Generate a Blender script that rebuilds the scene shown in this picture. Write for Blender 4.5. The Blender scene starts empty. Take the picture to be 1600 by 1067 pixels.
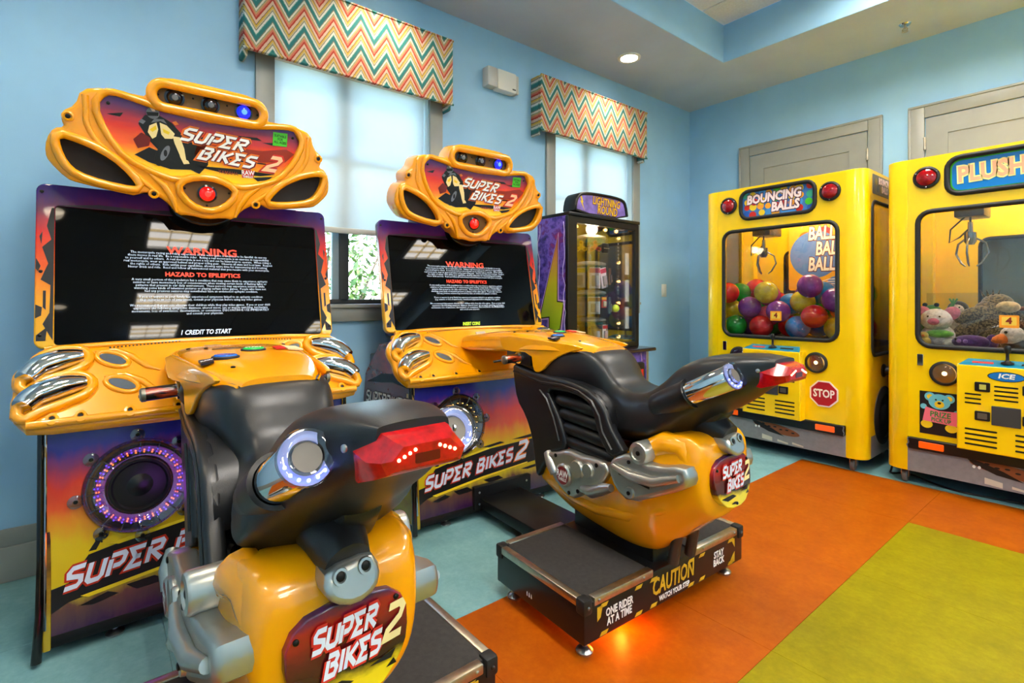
import bpy, bmesh, math, random
from mathutils import Vector, Matrix

random.seed(7)
PI = math.pi
SC = bpy.context.scene
COL = SC.collection

# ------------------------------------------------------------------ camera, world, sun, exposure
cam_data = bpy.data.cameras.new('camera')
cam_data.sensor_width = 36.0
cam_data.lens = 18.0
cam_data.shift_y = -66.5 / 1600
cam_data.clip_start = 0.02
cam = bpy.data.objects.new('camera', cam_data)
COL.objects.link(cam)
cam.location = (2.9215, -4.682, 1.15)
cam.rotation_euler = (math.radians(90), 0, math.radians(51.1))
SC.camera = cam

SC.view_settings.view_transform = 'Standard'
SC.view_settings.look = 'None'
SC.view_settings.gamma = 1.0
SC.view_settings.use_curve_mapping = False
SC.view_settings.exposure = 0.95

world = bpy.data.worlds.new('sky')
SC.world = world
world.use_nodes = True
wnt = world.node_tree
for n in list(wnt.nodes):
    wnt.nodes.remove(n)
w_out = wnt.nodes.new('ShaderNodeOutputWorld')
w_bg = wnt.nodes.new('ShaderNodeBackground')
w_sky = wnt.nodes.new('ShaderNodeTexSky')
w_sky.sky_type = 'NISHITA'
w_sky.sun_disc = False
w_sky.sun_elevation = math.radians(48)
w_sky.sun_rotation = math.radians(90)
w_bg.inputs['Strength'].default_value = 1.6
wnt.links.new(w_sky.outputs[0], w_bg.inputs['Color'])
wnt.links.new(w_bg.outputs[0], w_out.inputs['Surface'])

sun_data = bpy.data.lights.new('sun', 'SUN')
sun_data.energy = 7.0
sun_data.angle = math.radians(0.6)
sun = bpy.data.objects.new('sun', sun_data)
COL.objects.link(sun)
sun.rotation_euler = (0, math.radians(46), math.radians(20))   # comes over the roof, lights the trees outside

TROFFER_STRENGTH = 28.0
CAN_POWER = 30.0

# ------------------------------------------------------------------ materials
def lin(c):
    o = []
    for v in c[:3]:
        v = v / 255.0
        o.append(v / 12.92 if v <= 0.04045 else ((v + 0.055) / 1.055) ** 2.4)
    return (o[0], o[1], o[2], 1.0)

MATS = {}

def nodes_of(name):
    m = bpy.data.materials.new(name)
    m.use_nodes = True
    nt = m.node_tree
    for n in list(nt.nodes):
        nt.nodes.remove(n)
    out = nt.nodes.new('ShaderNodeOutputMaterial')
    b = nt.nodes.new('ShaderNodeBsdfPrincipled')
    nt.links.new(b.outputs[0], out.inputs['Surface'])
    MATS[name] = m
    return m, nt, b, out

def mth(nt, op, a, b=None, c=None):
    n = nt.nodes.new('ShaderNodeMath')
    n.operation = op
    for i, v in enumerate((a, b, c)):
        if v is None:
            continue
        if isinstance(v, (int, float)):
            n.inputs[i].default_value = v
        else:
            nt.links.new(v, n.inputs[i])
    return n.outputs[0]

def coords(nt):
    t = nt.nodes.new('ShaderNodeTexCoord')
    s = nt.nodes.new('ShaderNodeSeparateXYZ')
    nt.links.new(t.outputs['Object'], s.inputs[0])
    return t.outputs['Object'], s.outputs

def noise(nt, vec, scale, detail=3.0, rough=0.55, stretch=None):
    if stretch:
        mp = nt.nodes.new('ShaderNodeMapping')
        mp.inputs['Scale'].default_value = stretch
        nt.links.new(vec, mp.inputs['Vector'])
        vec = mp.outputs[0]
    n = nt.nodes.new('ShaderNodeTexNoise')
    n.inputs['Scale'].default_value = scale
    n.inputs['Detail'].default_value = detail
    n.inputs['Roughness'].default_value = rough
    nt.links.new(vec, n.inputs['Vector'])
    return n.outputs['Fac']

def ramp(nt, fac, stops, mode='LINEAR'):
    r = nt.nodes.new('ShaderNodeValToRGB')
    r.color_ramp.interpolation = mode
    e = r.color_ramp.elements
    while len(e) > 1:
        e.remove(e[-1])
    e[0].position = stops[0][0]
    e[0].color = lin(stops[0][1])
    for p, c in stops[1:]:
        k = e.new(p)
        k.color = lin(c)
    nt.links.new(fac, r.inputs[0])
    return r.outputs[0]

def bump(nt, b, height, strength, dist=0.002):
    n = nt.nodes.new('ShaderNodeBump')
    n.inputs['Strength'].default_value = strength
    n.inputs['Distance'].default_value = dist
    nt.links.new(height, n.inputs['Height'])
    nt.links.new(n.outputs[0], b.inputs['Normal'])

def M(name, col, rough=0.5, metal=0.0, coat=0.0, emit=None, strength=0.0, spec=0.5, var=0.0, vscale=8.0, bmp=0.0, bscale=300.0, trans=0.0, ior=1.45, alpha=1.0):
    if name in MATS:
        return MATS[name]
    m, nt, b, out = nodes_of(name)
    b.inputs['Base Color'].default_value = lin(col)
    b.inputs['Roughness'].default_value = rough
    b.inputs['Metallic'].default_value = metal
    b.inputs['Coat Weight'].default_value = coat
    b.inputs['Coat Roughness'].default_value = 0.06
    b.inputs['Specular IOR Level'].default_value = spec
    b.inputs['Transmission Weight'].default_value = trans
    b.inputs['IOR'].default_value = ior
    if emit:
        b.inputs['Emission Color'].default_value = lin(emit)
        b.inputs['Emission Strength'].default_value = strength
    if var or bmp:
        v, s = coords(nt)
        if var:
            f = noise(nt, v, vscale)
            lo = tuple(max(0, c * (1 - var)) for c in col)
            hi = tuple(min(255, c * (1 + var)) for c in col)
            nt.links.new(ramp(nt, f, [(0.3, lo), (0.7, hi)]), b.inputs['Base Color'])
        if bmp:
            bump(nt, b, noise(nt, v, bscale, 2.0), bmp)
    return m

def ramp_mat(name, axis, lo, hi, stops, rough=0.3, amount=0.12, scale=6.0, stretch=None, coat=0.3):
    m, nt, b, out = nodes_of(name)
    v, s = coords(nt)
    mr = nt.nodes.new('ShaderNodeMapRange')
    mr.inputs['From Min'].default_value = lo
    mr.inputs['From Max'].default_value = hi
    nt.links.new(s[axis], mr.inputs['Value'])
    n = noise(nt, v, scale, 4.0, 0.6, stretch)
    f = mth(nt, 'ADD', mr.outputs[0], mth(nt, 'MULTIPLY', mth(nt, 'SUBTRACT', n, 0.5), amount * 2))
    nt.links.new(ramp(nt, f, stops), b.inputs['Base Color'])
    b.inputs['Roughness'].default_value = rough
    b.inputs['Coat Weight'].default_value = coat
    return m

def pane_mat(name, tint, gloss=0.06, rough=0.02):
    """clear sheet: light passes straight through, with a weak mirror reflection on top"""
    m, nt, b, out = nodes_of(name)
    nt.nodes.remove(b)
    t = nt.nodes.new('ShaderNodeBsdfTransparent')
    t.inputs[0].default_value = lin(tint)
    g = nt.nodes.new('ShaderNodeBsdfGlossy')
    g.inputs['Roughness'].default_value = rough
    fr = nt.nodes.new('ShaderNodeFresnel')
    fr.inputs['IOR'].default_value = 1.45
    f = mth(nt, 'ADD', mth(nt, 'MULTIPLY', fr.outputs[0], 0.7), gloss * 0.3)
    mx = nt.nodes.new('ShaderNodeMixShader')
    nt.links.new(f, mx.inputs[0])
    nt.links.new(t.outputs[0], mx.inputs[1])
    nt.links.new(g.outputs[0], mx.inputs[2])
    nt.links.new(mx.outputs[0], out.inputs['Surface'])
    return m

# ------------------------------------------------------------------ geometry helpers
def finish(me, mat, smooth=35):
    me.materials.clear()
    me.materials.append(mat)
    if smooth:
        me.polygons.foreach_set('use_smooth', [True] * len(me.polygons))
        me.set_sharp_from_angle(angle=math.radians(smooth))
    return me

def link(name, me, parent=None):
    o = bpy.data.objects.new(name, me)
    COL.objects.link(o)
    if parent is not None:
        o.parent = parent
    return o

def obj(name, verts, faces, mat, parent=None, smooth=35, fix=True):
    me = bpy.data.meshes.new(name)
    me.from_pydata([tuple(v) for v in verts], [], faces)
    if fix:
        bm = bmesh.new()
        bm.from_mesh(me)
        bmesh.ops.recalc_face_normals(bm, faces=bm.faces)
        bm.to_mesh(me)
        bm.free()
    finish(me, mat, smooth)
    return link(name, me, parent)

def bm_obj(name, bm, mat, parent=None, smooth=35):
    me = bpy.data.meshes.new(name)
    bm.to_mesh(me)
    bm.free()
    finish(me, mat, smooth)
    return link(name, me, parent)

def thing(name, label, cat, loc=(0, 0, 0), rz=0.0, group=None):
    o = bpy.data.objects.new(name, None)
    o.empty_display_size = 0.1
    COL.objects.link(o)
    o.location = loc
    o.rotation_euler = (0, 0, rz)
    o['label'] = label
    o['category'] = cat
    if group:
        o['group'] = group
    return o

def tag(o, label, cat, group=None):
    o['label'] = label
    o['category'] = cat
    if group:
        o['group'] = group
    return o

def struct(o):
    o['kind'] = 'structure'
    return o

def add_box(bm, x0, x1, y0, y1, z0, z1, bev=0.0, seg=2):
    g = bmesh.ops.create_cube(bm, size=1.0)
    vs = g['verts']
    for v in vs:
        v.co = Vector((x0 + (v.co.x + 0.5) * (x1 - x0), y0 + (v.co.y + 0.5) * (y1 - y0), z0 + (v.co.z + 0.5) * (z1 - z0)))
    if bev > 0:
        es = list({e for v in vs for e in v.link_edges})
        bmesh.ops.bevel(bm, geom=es, offset=bev, segments=seg, affect='EDGES', profile=0.5)

def box(name, x0, x1, y0, y1, z0, z1, mat, parent=None, bev=0.0, seg=2):
    bm = bmesh.new()
    add_box(bm, min(x0, x1), max(x0, x1), min(y0, y1), max(y0, y1), min(z0, z1), max(z0, z1), bev, seg)
    return bm_obj(name, bm, mat, parent)

def chaikin(p, n=1, closed=True):
    for _ in range(n):
        q = []
        k = len(p)
        rng = range(k) if closed else range(k - 1)
        if not closed:
            q.append(p[0])
        for i in rng:
            a, b = p[i], p[(i + 1) % k]
            q.append(tuple(a[j] * .75 + b[j] * .25 for j in range(len(a))))
            q.append(tuple(a[j] * .25 + b[j] * .75 for j in range(len(a))))
        if not closed:
            q.append(p[-1])
        p = q
    return p

def mirror(half):
    """half outline from top centre to bottom centre at u >= 0 -> closed outline"""
    return list(half) + [(-u, v) for u, v in reversed(half) if abs(u) > 1e-6]

def rrect(x0, x1, z0, z1, r, n=5):
    p = []
    for cx, cz, a in ((x1 - r, z1 - r, 0), (x0 + r, z1 - r, 90), (x0 + r, z0 + r, 180), (x1 - r, z0 + r, 270)):
        for k in range(n + 1):
            t = math.radians(a + 90 * k / n)
            p.append((cx + r * math.cos(t), cz + r * math.sin(t)))
    return p

def circle(cx, cz, r, n=24, sx=1.0):
    return [(cx + sx * r * math.cos(2 * PI * k / n), cz + r * math.sin(2 * PI * k / n)) for k in range(n)]

def area(p):
    return 0.5 * sum(p[i][0] * p[(i + 1) % len(p)][1] - p[(i + 1) % len(p)][0] * p[i][1] for i in range(len(p)))

def grow(p, d):
    """offset a closed 2d outline outward by d"""
    if area(p) < 0:
        p = list(reversed(p))
    k = len(p)
    o = []
    for i in range(k):
        a, b, c = Vector(p[i - 1]), Vector(p[i]), Vector(p[(i + 1) % k])
        e, f = (b - a), (c - b)
        if e.length < 1e-9 or f.length < 1e-9:
            o.append(p[i])
            continue
        e.normalize(); f.normalize()
        n1, n2 = Vector((e.y, -e.x)), Vector((f.y, -f.x))
        m = n1 + n2
        if m.length < 1e-6:
            m = n1
        m.normalize()
        s = d / max(0.5, m.dot(n1))
        o.append((b.x + m.x * s, b.y + m.y * s))
    return o

def plate(name, outline, mat, parent=None, fn=None, depth=0.01, bev=0.0, holes=(), res=2, smooth=35):
    """solid plate from a 2d outline (with holes); its front is w = 0, its back w = -depth"""
    cu = bpy.data.curves.new('outline', 'CURVE')
    cu.dimensions = '2D'
    cu.fill_mode = 'BOTH'
    cu.extrude = max(depth / 2 - bev, 0.0)
    cu.bevel_depth = bev
    cu.offset = -bev
    cu.bevel_resolution = res
    for pts in [outline] + list(holes):
        s = cu.splines.new('POLY')
        s.points.add(len(pts) - 1)
        for p, q in zip(s.points, pts):
            p.co = (q[0], q[1], 0, 1)
        s.use_cyclic_u = True
    tmp = bpy.data.objects.new('outline', cu)
    me = bpy.data.meshes.new_from_object(tmp)
    bpy.data.objects.remove(tmp)
    bpy.data.curves.remove(cu)
    me.name = name
    for v in me.vertices:
        v.co.z -= depth / 2
    apply(me, fn)
    finish(me, mat, smooth)
    return link(name, me, parent)

def apply(me, fn):
    if fn is None:
        return
    o = fn(0.0, 0.0, 0.0)
    e = 1e-3
    d = Matrix((fn(e, 0, 0) - o, fn(0, e, 0) - o, fn(0, 0, e) - o)).determinant()
    for v in me.vertices:
        v.co = fn(v.co.x, v.co.y, v.co.z)
    if d < 0:
        me.flip_normals()
    me.update()

def lay(fn, w):
    return lambda u, v, k, fn=fn, w=w: fn(u, v, k + w)

def front_x(x):      # faces +x, u = y, v = z
    return lambda u, v, w: Vector((x + w, u, v))

def front_ny(y):     # faces -y, u = x, v = z
    return lambda u, v, w: Vector((u, y - w, v))

def side_py(y):      # faces +y, u = x, v = z
    return lambda u, v, w: Vector((u, y + w, v))

def side_px(x):      # faces +x, u = y, v = z
    return lambda u, v, w: Vector((x + w, u, v))

def up_z(z):         # faces up, u = x, v = y
    return lambda u, v, w: Vector((u, v, z + w))

def text(name, body, mat, parent, fn, size, u=0.0, v=0.0, w=0.0015, shear=0.0, bold=0.0, rot=0.0, sx=1.0, align='CENTER', thick=0.0006, lead=1.0, space=1.0, res=2):
    cu = bpy.data.curves.new('lettering', 'FONT')
    cu.body = body
    cu.size = size
    cu.shear = shear
    cu.offset = bold
    cu.extrude = thick
    cu.align_x = align
    cu.align_y = 'CENTER'
    cu.space_line = lead
    cu.space_character = space
    cu.resolution_u = res
    tmp = bpy.data.objects.new('lettering', cu)
    me = bpy.data.meshes.new_from_object(tmp)
    bpy.data.objects.remove(tmp)
    bpy.data.curves.remove(cu)
    me.name = name
    ca, sa = math.cos(rot), math.sin(rot)
    for q in me.vertices:
        x, y = q.co.x * sx, q.co.y
        q.co = Vector((u + x * ca - y * sa, v + x * sa + y * ca, q.co.z + w))
    apply(me, fn)
    finish(me, mat, 0)
    return link(name, me, parent)

def tube_into(verts, faces, path, r, seg=10, closed=False, cap=True, flat=1.0, up=None):
    P = [Vector(p) for p in path]
    k = len(P)
    base = len(verts)
    prev = None
    for i in range(k):
        if closed:
            t = P[(i + 1) % k] - P[i - 1]
        else:
            t = P[min(i + 1, k - 1)] - P[max(i - 1, 0)]
        t.normalize()
        if prev is None:
            a = Vector(up) if up else (Vector((0, 0, 1)) if abs(t.z) < 0.9 else Vector((1, 0, 0)))
            nrm = (a - t * a.dot(t)).normalized()
        else:
            nrm = (prev - t * prev.dot(t)).normalized()
        prev = nrm
        bi = t.cross(nrm)
        rr = r[i] if isinstance(r, (list, tuple)) else r
        for s in range(seg):
            a = 2 * PI * s / seg
            verts.append(P[i] + nrm * (rr * math.cos(a) * flat) + bi * (rr * math.sin(a)))
    n = k if closed else k - 1
    for i in range(n):
        for s in range(seg):
            a = base + i * seg + s
            b = base + i * seg + (s + 1) % seg
            c = base + ((i + 1) % k) * seg + (s + 1) % seg
            d = base + ((i + 1) % k) * seg + s
            faces.append((a, b, c, d))
    if cap and not closed:
        faces.append(tuple(base + s for s in reversed(range(seg))))
        faces.append(tuple(base + (k - 1) * seg + s for s in range(seg)))

def tube(name, path, r, mat, parent=None, seg=10, closed=False, flat=1.0, up=None):
    v, f = [], []
    tube_into(v, f, path, r, seg, closed, True, flat, up)
    return obj(name, v, f, mat, parent, 50)

def rim(name, outline, r, mat, parent, fn, w=0.0, seg=8):
    """rounded bead that follows a closed 2d outline on a surface"""
    return tube(name, [fn(u, v, w) for u, v in outline], r, mat, parent, seg, True)

def lathe_into(verts, faces, prof, fn, seg=24):
    """prof: list of (radius, height) turned about the w axis of fn(u, v, w)"""
    base = len(verts)
    for r, w in prof:
        for s in range(seg):
            a = 2 * PI * s / seg
            verts.append(fn(r * math.cos(a), r * math.sin(a), w))
    for i in range(len(prof) - 1):
        for s in range(seg):
            a = base + i * seg + s
            b = base + i * seg + (s + 1) % seg
            faces.append((a, b, b + seg, a + seg))
    if prof[0][0] > 1e-6:
        faces.append(tuple(base + s for s in range(seg)))
    if prof[-1][0] > 1e-6:
        faces.append(tuple(base + (len(prof) - 1) * seg + s for s in range(seg)))

def lathe(name, prof, mat, parent, fn, u=0.0, v=0.0, w=0.0, seg=24, smooth=40, ring=False):
    vs, fs = [], []
    if ring:
        prof = list(prof) + [prof[0]]
        lathe_into(vs, fs, prof, lambda a, b, c: fn(u + a, v + b, w + c), seg)
        fs = [q for q in fs if len(q) == 4]
    else:
        lathe_into(vs, fs, prof, lambda a, b, c: fn(u + a, v + b, w + c), seg)
    bm = bmesh.new()
    bv = [bm.verts.new(q) for q in vs]
    for q in fs:
        try:
            bm.faces.new([bv[i] for i in q])
        except ValueError:
            pass
    bmesh.ops.remove_doubles(bm, verts=bm.verts, dist=1e-5)
    bmesh.ops.recalc_face_normals(bm, faces=bm.faces)
    return bm_obj(name, bm, mat, parent, smooth)

def axis_fn(origin, direction):
    d = Vector(direction).normalized()
    a = Vector((0, 0, 1)) if abs(d.z) < 0.9 else Vector((1, 0, 0))
    u = a.cross(d).normalized()
    v = d.cross(u)
    o = Vector(origin)
    return lambda p, q, w: o + u * p + v * q + d * w

def crom(a, b, c, d, t):
    return 0.5 * ((2 * b) + (c - a) * t + (2 * a - 5 * b + 4 * c - d) * t * t + (3 * b - a - 3 * c + d) * t * t * t)

def spline(pts, sub, closed=False):
    pts = [Vector(p) for p in pts]
    k = len(pts)
    o = []
    n = k if closed else k - 1
    for i in range(n):
        if closed:
            a, b, c, d = pts[i - 1], pts[i], pts[(i + 1) % k], pts[(i + 2) % k]
        else:
            a, b, c, d = pts[max(i - 1, 0)], pts[i], pts[i + 1], pts[min(i + 2, k - 1)]
        for s in range(sub):
            o.append(crom(a, b, c, d, s / sub))
    if not closed:
        o.append(pts[-1])
    return o

def loft(name, stations, mat, parent=None, sub_x=4, sub_r=3, smooth=60):
    """stations: (x, half section from top centre to bottom centre as (y, z)); mirrored about y = 0"""
    rows = []
    for x, half in stations:
        ring = [(x, y, z) for y, z in half] + [(x, -y, z) for y, z in reversed(half[1:-1])]
        rows.append([tuple(p) for p in spline(ring, sub_r, True)])
    k = len(rows[0])
    cols = [spline([r[j] for r in rows], sub_x) for j in range(k)]
    n = len(cols[0])
    verts, faces = [], []
    for i in range(n):
        for j in range(k):
            verts.append(cols[j][i])
    for i in range(n - 1):
        for j in range(k):
            faces.append((i * k + j, i * k + (j + 1) % k, (i + 1) * k + (j + 1) % k, (i + 1) * k + j))
    faces.append(tuple(range(k)))
    faces.append(tuple((n - 1) * k + j for j in range(k)))
    return obj(name, verts, faces, mat, parent, smooth)

def blob_into(bm, c, r, rot=(0, 0, 0), seg=14, rings=9):
    g = bmesh.ops.create_uvsphere(bm, u_segments=seg, v_segments=rings, radius=1.0)
    from mathutils import Euler
    R = Euler(rot).to_matrix()
    for v in g['verts']:
        v.co = R @ Vector((v.co.x * r[0], v.co.y * r[1], v.co.z * r[2])) + Vector(c)

def blob(name, c, r, mat, parent=None, rot=(0, 0, 0), seg=14, rings=9):
    bm = bmesh.new()
    blob_into(bm, c, r, rot, seg, rings)
    return bm_obj(name, bm, mat, parent, 80)

def copy_tree(o, parent=None):
    c = o.copy()
    COL.objects.link(c)
    c.parent = parent
    for ch in list(o.children):
        copy_tree(ch, c)
    return c

# angular italic stroke lettering
GLYPH = {
    'S': (.8, [[(.78, 1), (.15, 1), (0, .8), (.06, .58), (.7, .45), (.75, .18), (.6, 0), (-.02, 0)]]),
    'U': (.8, [[(0, 1), (0, .15), (.15, 0), (.6, 0), (.75, .15), (.75, 1)]]),
    'P': (.8, [[(.02, -.08), (.02, .8)], [(-.02, 1), (.65, 1), (.78, .85), (.72, .52), (.55, .4), (.2, .4)]]),
    'E': (.8, [[(.78, 1), (0, 1), (.32, .5), (0, 0), (.78, 0)], [(.3, .5), (.62, .5)]]),
    'R': (.8, [[(.02, -.08), (.02, .8)], [(-.02, 1), (.65, 1), (.78, .85), (.7, .58), (.2, .5), (.82, -.06)]]),
    'B': (.8, [[(-.02, 1), (.6, 1), (.72, .82), (.58, .54), (.22, .52)], [(.58, .54), (.76, .3), (.64, 0), (.02, 0), (.02, .8)]]),
    'I': (.22, [[(.08, 1.04), (.08, -.04)]]),
    'K': (.8, [[(.02, 1.04), (.02, -.04)], [(.8, 1), (.2, .52), (.8, -.04)]]),
    '2': (.85, [[(-.02, 1), (.6, 1), (.76, .82), (.66, .56), (.08, .24), (0, 0), (.85, 0)]]),
    ' ': (.35, []),
}

def stroke_into(verts, faces, line, wd, f):
    P = [Vector(p) for p in line]
    k = len(P)
    L, R = [], []
    for i in range(k):
        if i == 0:
            t = (P[1] - P[0]).normalized(); n = Vector((-t.y, t.x)); s = 1.0
        elif i == k - 1:
            t = (P[i] - P[i - 1]).normalized(); n = Vector((-t.y, t.x)); s = 1.0
        else:
            a = (P[i] - P[i - 1]).normalized(); b = (P[i + 1] - P[i]).normalized()
            n1 = Vector((-a.y, a.x)); n2 = Vector((-b.y, b.x))
            n = (n1 + n2)
            n = n.normalized() if n.length > 1e-5 else n1
            s = min(1.0 / max(n.dot(n1), 0.3), 1.9)
        L.append(P[i] + n * wd * s)
        R.append(P[i] - n * wd * s)
    base = len(verts)
    for a, b in zip(L, R):
        verts.append(f(a.x, a.y)); verts.append(f(b.x, b.y))
    for i in range(k - 1):
        q = base + 2 * i
        faces.append((q + 1, q + 3, q + 2, q))

def logo(name, body, mat, parent, fn, h, u, v, w, rot=0.0, shear=0.35, wd=0.11, sx=1.0, gap=0.28):
    """stroke lettering whose lower left corner is (u, v)"""
    verts, faces = [], []
    ca, sa = math.cos(rot), math.sin(rot)
    x = 0.0
    for ch in body:
        adv, lines = GLYPH[ch]
        for ln in lines:
            def f(a, b, x=x):
                X = (x + a + b * shear) * h * sx
                Y = b * h
                return fn(u + X * ca - Y * sa, v + X * sa + Y * ca, w)
            stroke_into(verts, faces, ln, wd, f)
        x += adv + gap
    o = obj(name, verts, faces, mat, parent, 0, fix=False)
    return o

def leaf_mesh(name, centre, size, count, leaf, mat, parent, seed=1):
    rnd = random.Random(seed)
    verts, faces = [], []
    for _ in range(count):
        c = Vector((centre[0] + size[0] * rnd.uniform(-1, 1), centre[1] + size[1] * rnd.uniform(-1, 1), centre[2] + size[2] * rnd.uniform(-1, 1)))
        a = Vector((rnd.uniform(-1, 1), rnd.uniform(-1, 1), rnd.uniform(-1, 1))).normalized()
        b = a.cross(Vector((rnd.uniform(-1, 1), rnd.uniform(-1, 1), rnd.uniform(-1, 1)))).normalized()
        l = leaf * rnd.uniform(.6, 1.3)
        k = len(verts)
        verts += [c - a * l, c + b * l * .35, c + a * l, c - b * l * .35]
        faces.append((k, k + 1, k + 2, k + 3))
    return obj(name, verts, faces, mat, parent, 0, fix=False)

# ------------------------------------------------------------------ shared materials
wall_m = M('wall_paint', (150, 197, 231), 0.55, var=0.02, vscale=3, bmp=0.08, bscale=240)
soffit_m = M('soffit_paint', (178, 192, 210), 0.6, var=0.02, vscale=3)
trim_m = M('grey_trim', (148, 151, 146), 0.4, var=0.02)
tile_m = M('ceiling_tile_white', (214, 219, 228), 0.85, var=0.03, vscale=60, bmp=0.3, bscale=120)
white_m = M('white_plastic', (225, 225, 220), 0.35)
black_m = M('black_plastic', (16, 16, 18), 0.32, bmp=0.05, bscale=500)
rubber_m = M('black_rubber', (22, 22, 22), 0.55)
dark_m = M('dark_steel', (30, 30, 32), 0.38, metal=0.6)
chrome_m = M('chrome', (220, 222, 225), 0.06, metal=1.0)
alu_m = M('brushed_aluminium', (190, 182, 165), 0.32, metal=1.0, var=0.06, vscale=40)
screw_m = M('screw_black', (14, 12, 10), 0.35, metal=0.5)
bright_screw_m = M('screw_steel', (180, 180, 180), 0.3, metal=1.0)

def lino(name, col, dark, light):
    m, nt, b, out = nodes_of(name)
    v = nt.nodes.new('ShaderNodeNewGeometry').outputs['Position']
    n1 = noise(nt, v, 9, 6, 0.65)
    n2 = noise(nt, v, 42, 6, 0.7)
    f = mth(nt, 'ADD', mth(nt, 'MULTIPLY', n1, 0.55), mth(nt, 'MULTIPLY', n2, 0.45))
    nt.links.new(ramp(nt, f, [(0.34, dark), (0.5, col), (0.68, light)]), b.inputs['Base Color'])
    b.inputs['Roughness'].default_value = 0.42
    b.inputs['Specular IOR Level'].default_value = 0.25
    bump(nt, b, n2, 0.05)
    return m

lino_blue = lino('linoleum_blue', (118, 164, 168), (106, 152, 156), (134, 178, 180))
lino_orange = lino('linoleum_orange', (162, 76, 0), (149, 65, 0), (176, 90, 3))
lino_green = lino('linoleum_green', (132, 121, 0), (119, 109, 0), (148, 137, 3))

# ------------------------------------------------------------------ room shell
RX, RY, RZ, TZ = 8.0, -5.25, 3.05, 3.35
TX0, TX1, TY0, TY1 = 0.779, 7.2, -4.45, -0.765
WIN = [(-3.956, -3.018), (-1.902, -0.934)]
WB, WT = 1.12, 2.50

w = plate('wall_left', [(RY - .15, -0.02), (0.15, -0.02), (0.15, TZ + .05), (RY - .15, TZ + .05)], wall_m, None, front_x(0), 0.15,
          holes=[[(a, WB), (b, WB), (b, WT), (a, WT)] for a, b in WIN], smooth=0)
struct(w)
struct(box('wall_back', 0, RX + .15, 0, 0.15, -0.02, TZ + .05, wall_m))
struct(box('wall_right', RX, RX + .15, RY, 0, -0.02, TZ + .05, wall_m))
struct(box('wall_front', 0, RX + .15, RY - .15, RY, -0.02, TZ + .05, wall_m))

c = plate('ceiling', [(0, RY), (RX, RY), (RX, 0), (0, 0)], soffit_m, None, lambda u, v, k: Vector((u, v, RZ - k)), 0.29,
          holes=[[(TX0, TY0), (TX1, TY0), (TX1, TY1), (TX0, TY1)]], smooth=0)
struct(c)
for nm, b in (('trim_1', (TX0, TX1, TY1 - .006, TY1 - .001)), ('trim_2', (TX0 + .001, TX0 + .006, TY0, TY1)), ('trim_3', (TX0, TX1, TY0 + .001, TY0 + .006)), ('trim_4', (TX1 - .006, TX1 - .001, TY0, TY1))):
    struct(box(nm, b[0], b[1], b[2], b[3], RZ + .001, TZ, wall_m))
tray = struct(box('ceiling_tray', TX0 - .1, TX1 + .1, TY0 - .1, TY1 + .1, TZ + .012, TZ + .06, M('grid_white', (235, 235, 235), 0.5)))
ys = [TY1] + [-1.09 - .61 * k for k in range(6)] + [TY0]
xs = [TX0 + 1.07 * k for k in range(7)]
tile_cache = {}
for i in range(len(xs) - 1):
    for j in range(len(ys) - 1):
        a, b, d, e = xs[i] + .008, xs[i + 1] - .008, ys[j + 1] + .008, ys[j] - .008
        key = (round(b - a, 4), round(e - d, 4))
        if key not in tile_cache:
            tile_cache[key] = box('ceiling_tile', 0, b - a, 0, e - d, 0, .014, tile_m, tray)
            t = tile_cache[key]
        else:
            t = tile_cache[key].copy()
            COL.objects.link(t)
        t.location = (a, d, TZ)
floor = struct(box('floor', 0, RX, RY, 0, -0.06, -0.0105, M('floor_joint', (45, 50, 45), 0.8)))
fx = [0, .581, 1.366, 2.151, 2.936, 3.721, 4.506, 5.291, 6.076, 6.861, 7.646, RX]
fy = [0, -.75, -1.436, -2.203, -2.97, -3.737, -4.504, RY]
cache = {}
for i in range(len(fx) - 1):
    for j in range(len(fy) - 1):
        x0, x1, y1, y0 = fx[i], fx[i + 1], fy[j], fy[j + 1]
        mm = lino_blue
        if x0 > 1.3 and y1 < -.7:
            mm = lino_orange
        if x0 > 2.1 and y1 < -1.4:
            mm = lino_green
        key = (round(x1 - x0, 3), round(y1 - y0, 3), mm.name)
        g = .0006
        if key not in cache:
            cache[key] = box('floor_tile', g, x1 - x0 - g, g, y1 - y0 - g, -.01, 0, mm, floor)
            t = cache[key]
        else:
            t = cache[key].copy()
            COL.objects.link(t)
        t.location = (x0, y0, 0)

def baseboard(name, x0, x1, y0, y1, nx, ny):
    bm = bmesh.new()
    add_box(bm, x0, x1, y0, y1, 0, .142, .004)
    q = .008
    add_box(bm, x0 + (q if nx < 0 else 0), x1 - (q if nx > 0 else 0), y0 + (q if ny < 0 else 0), y1 - (q if ny > 0 else 0), .142, .213, .004)
    struct(bm_obj(name, bm, trim_m))
baseboard('baseboard_left', 0, .022, RY, 0, 1, 0)
baseboard('baseboard_back', .022, .524, -.022, 0, 0, -1)
baseboard('baseboard_right', RX - .022, RX, RY, 0, -1, 0)
baseboard('baseboard_front', .022, RX - .022, RY, RY + .022, 0, 1)

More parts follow.
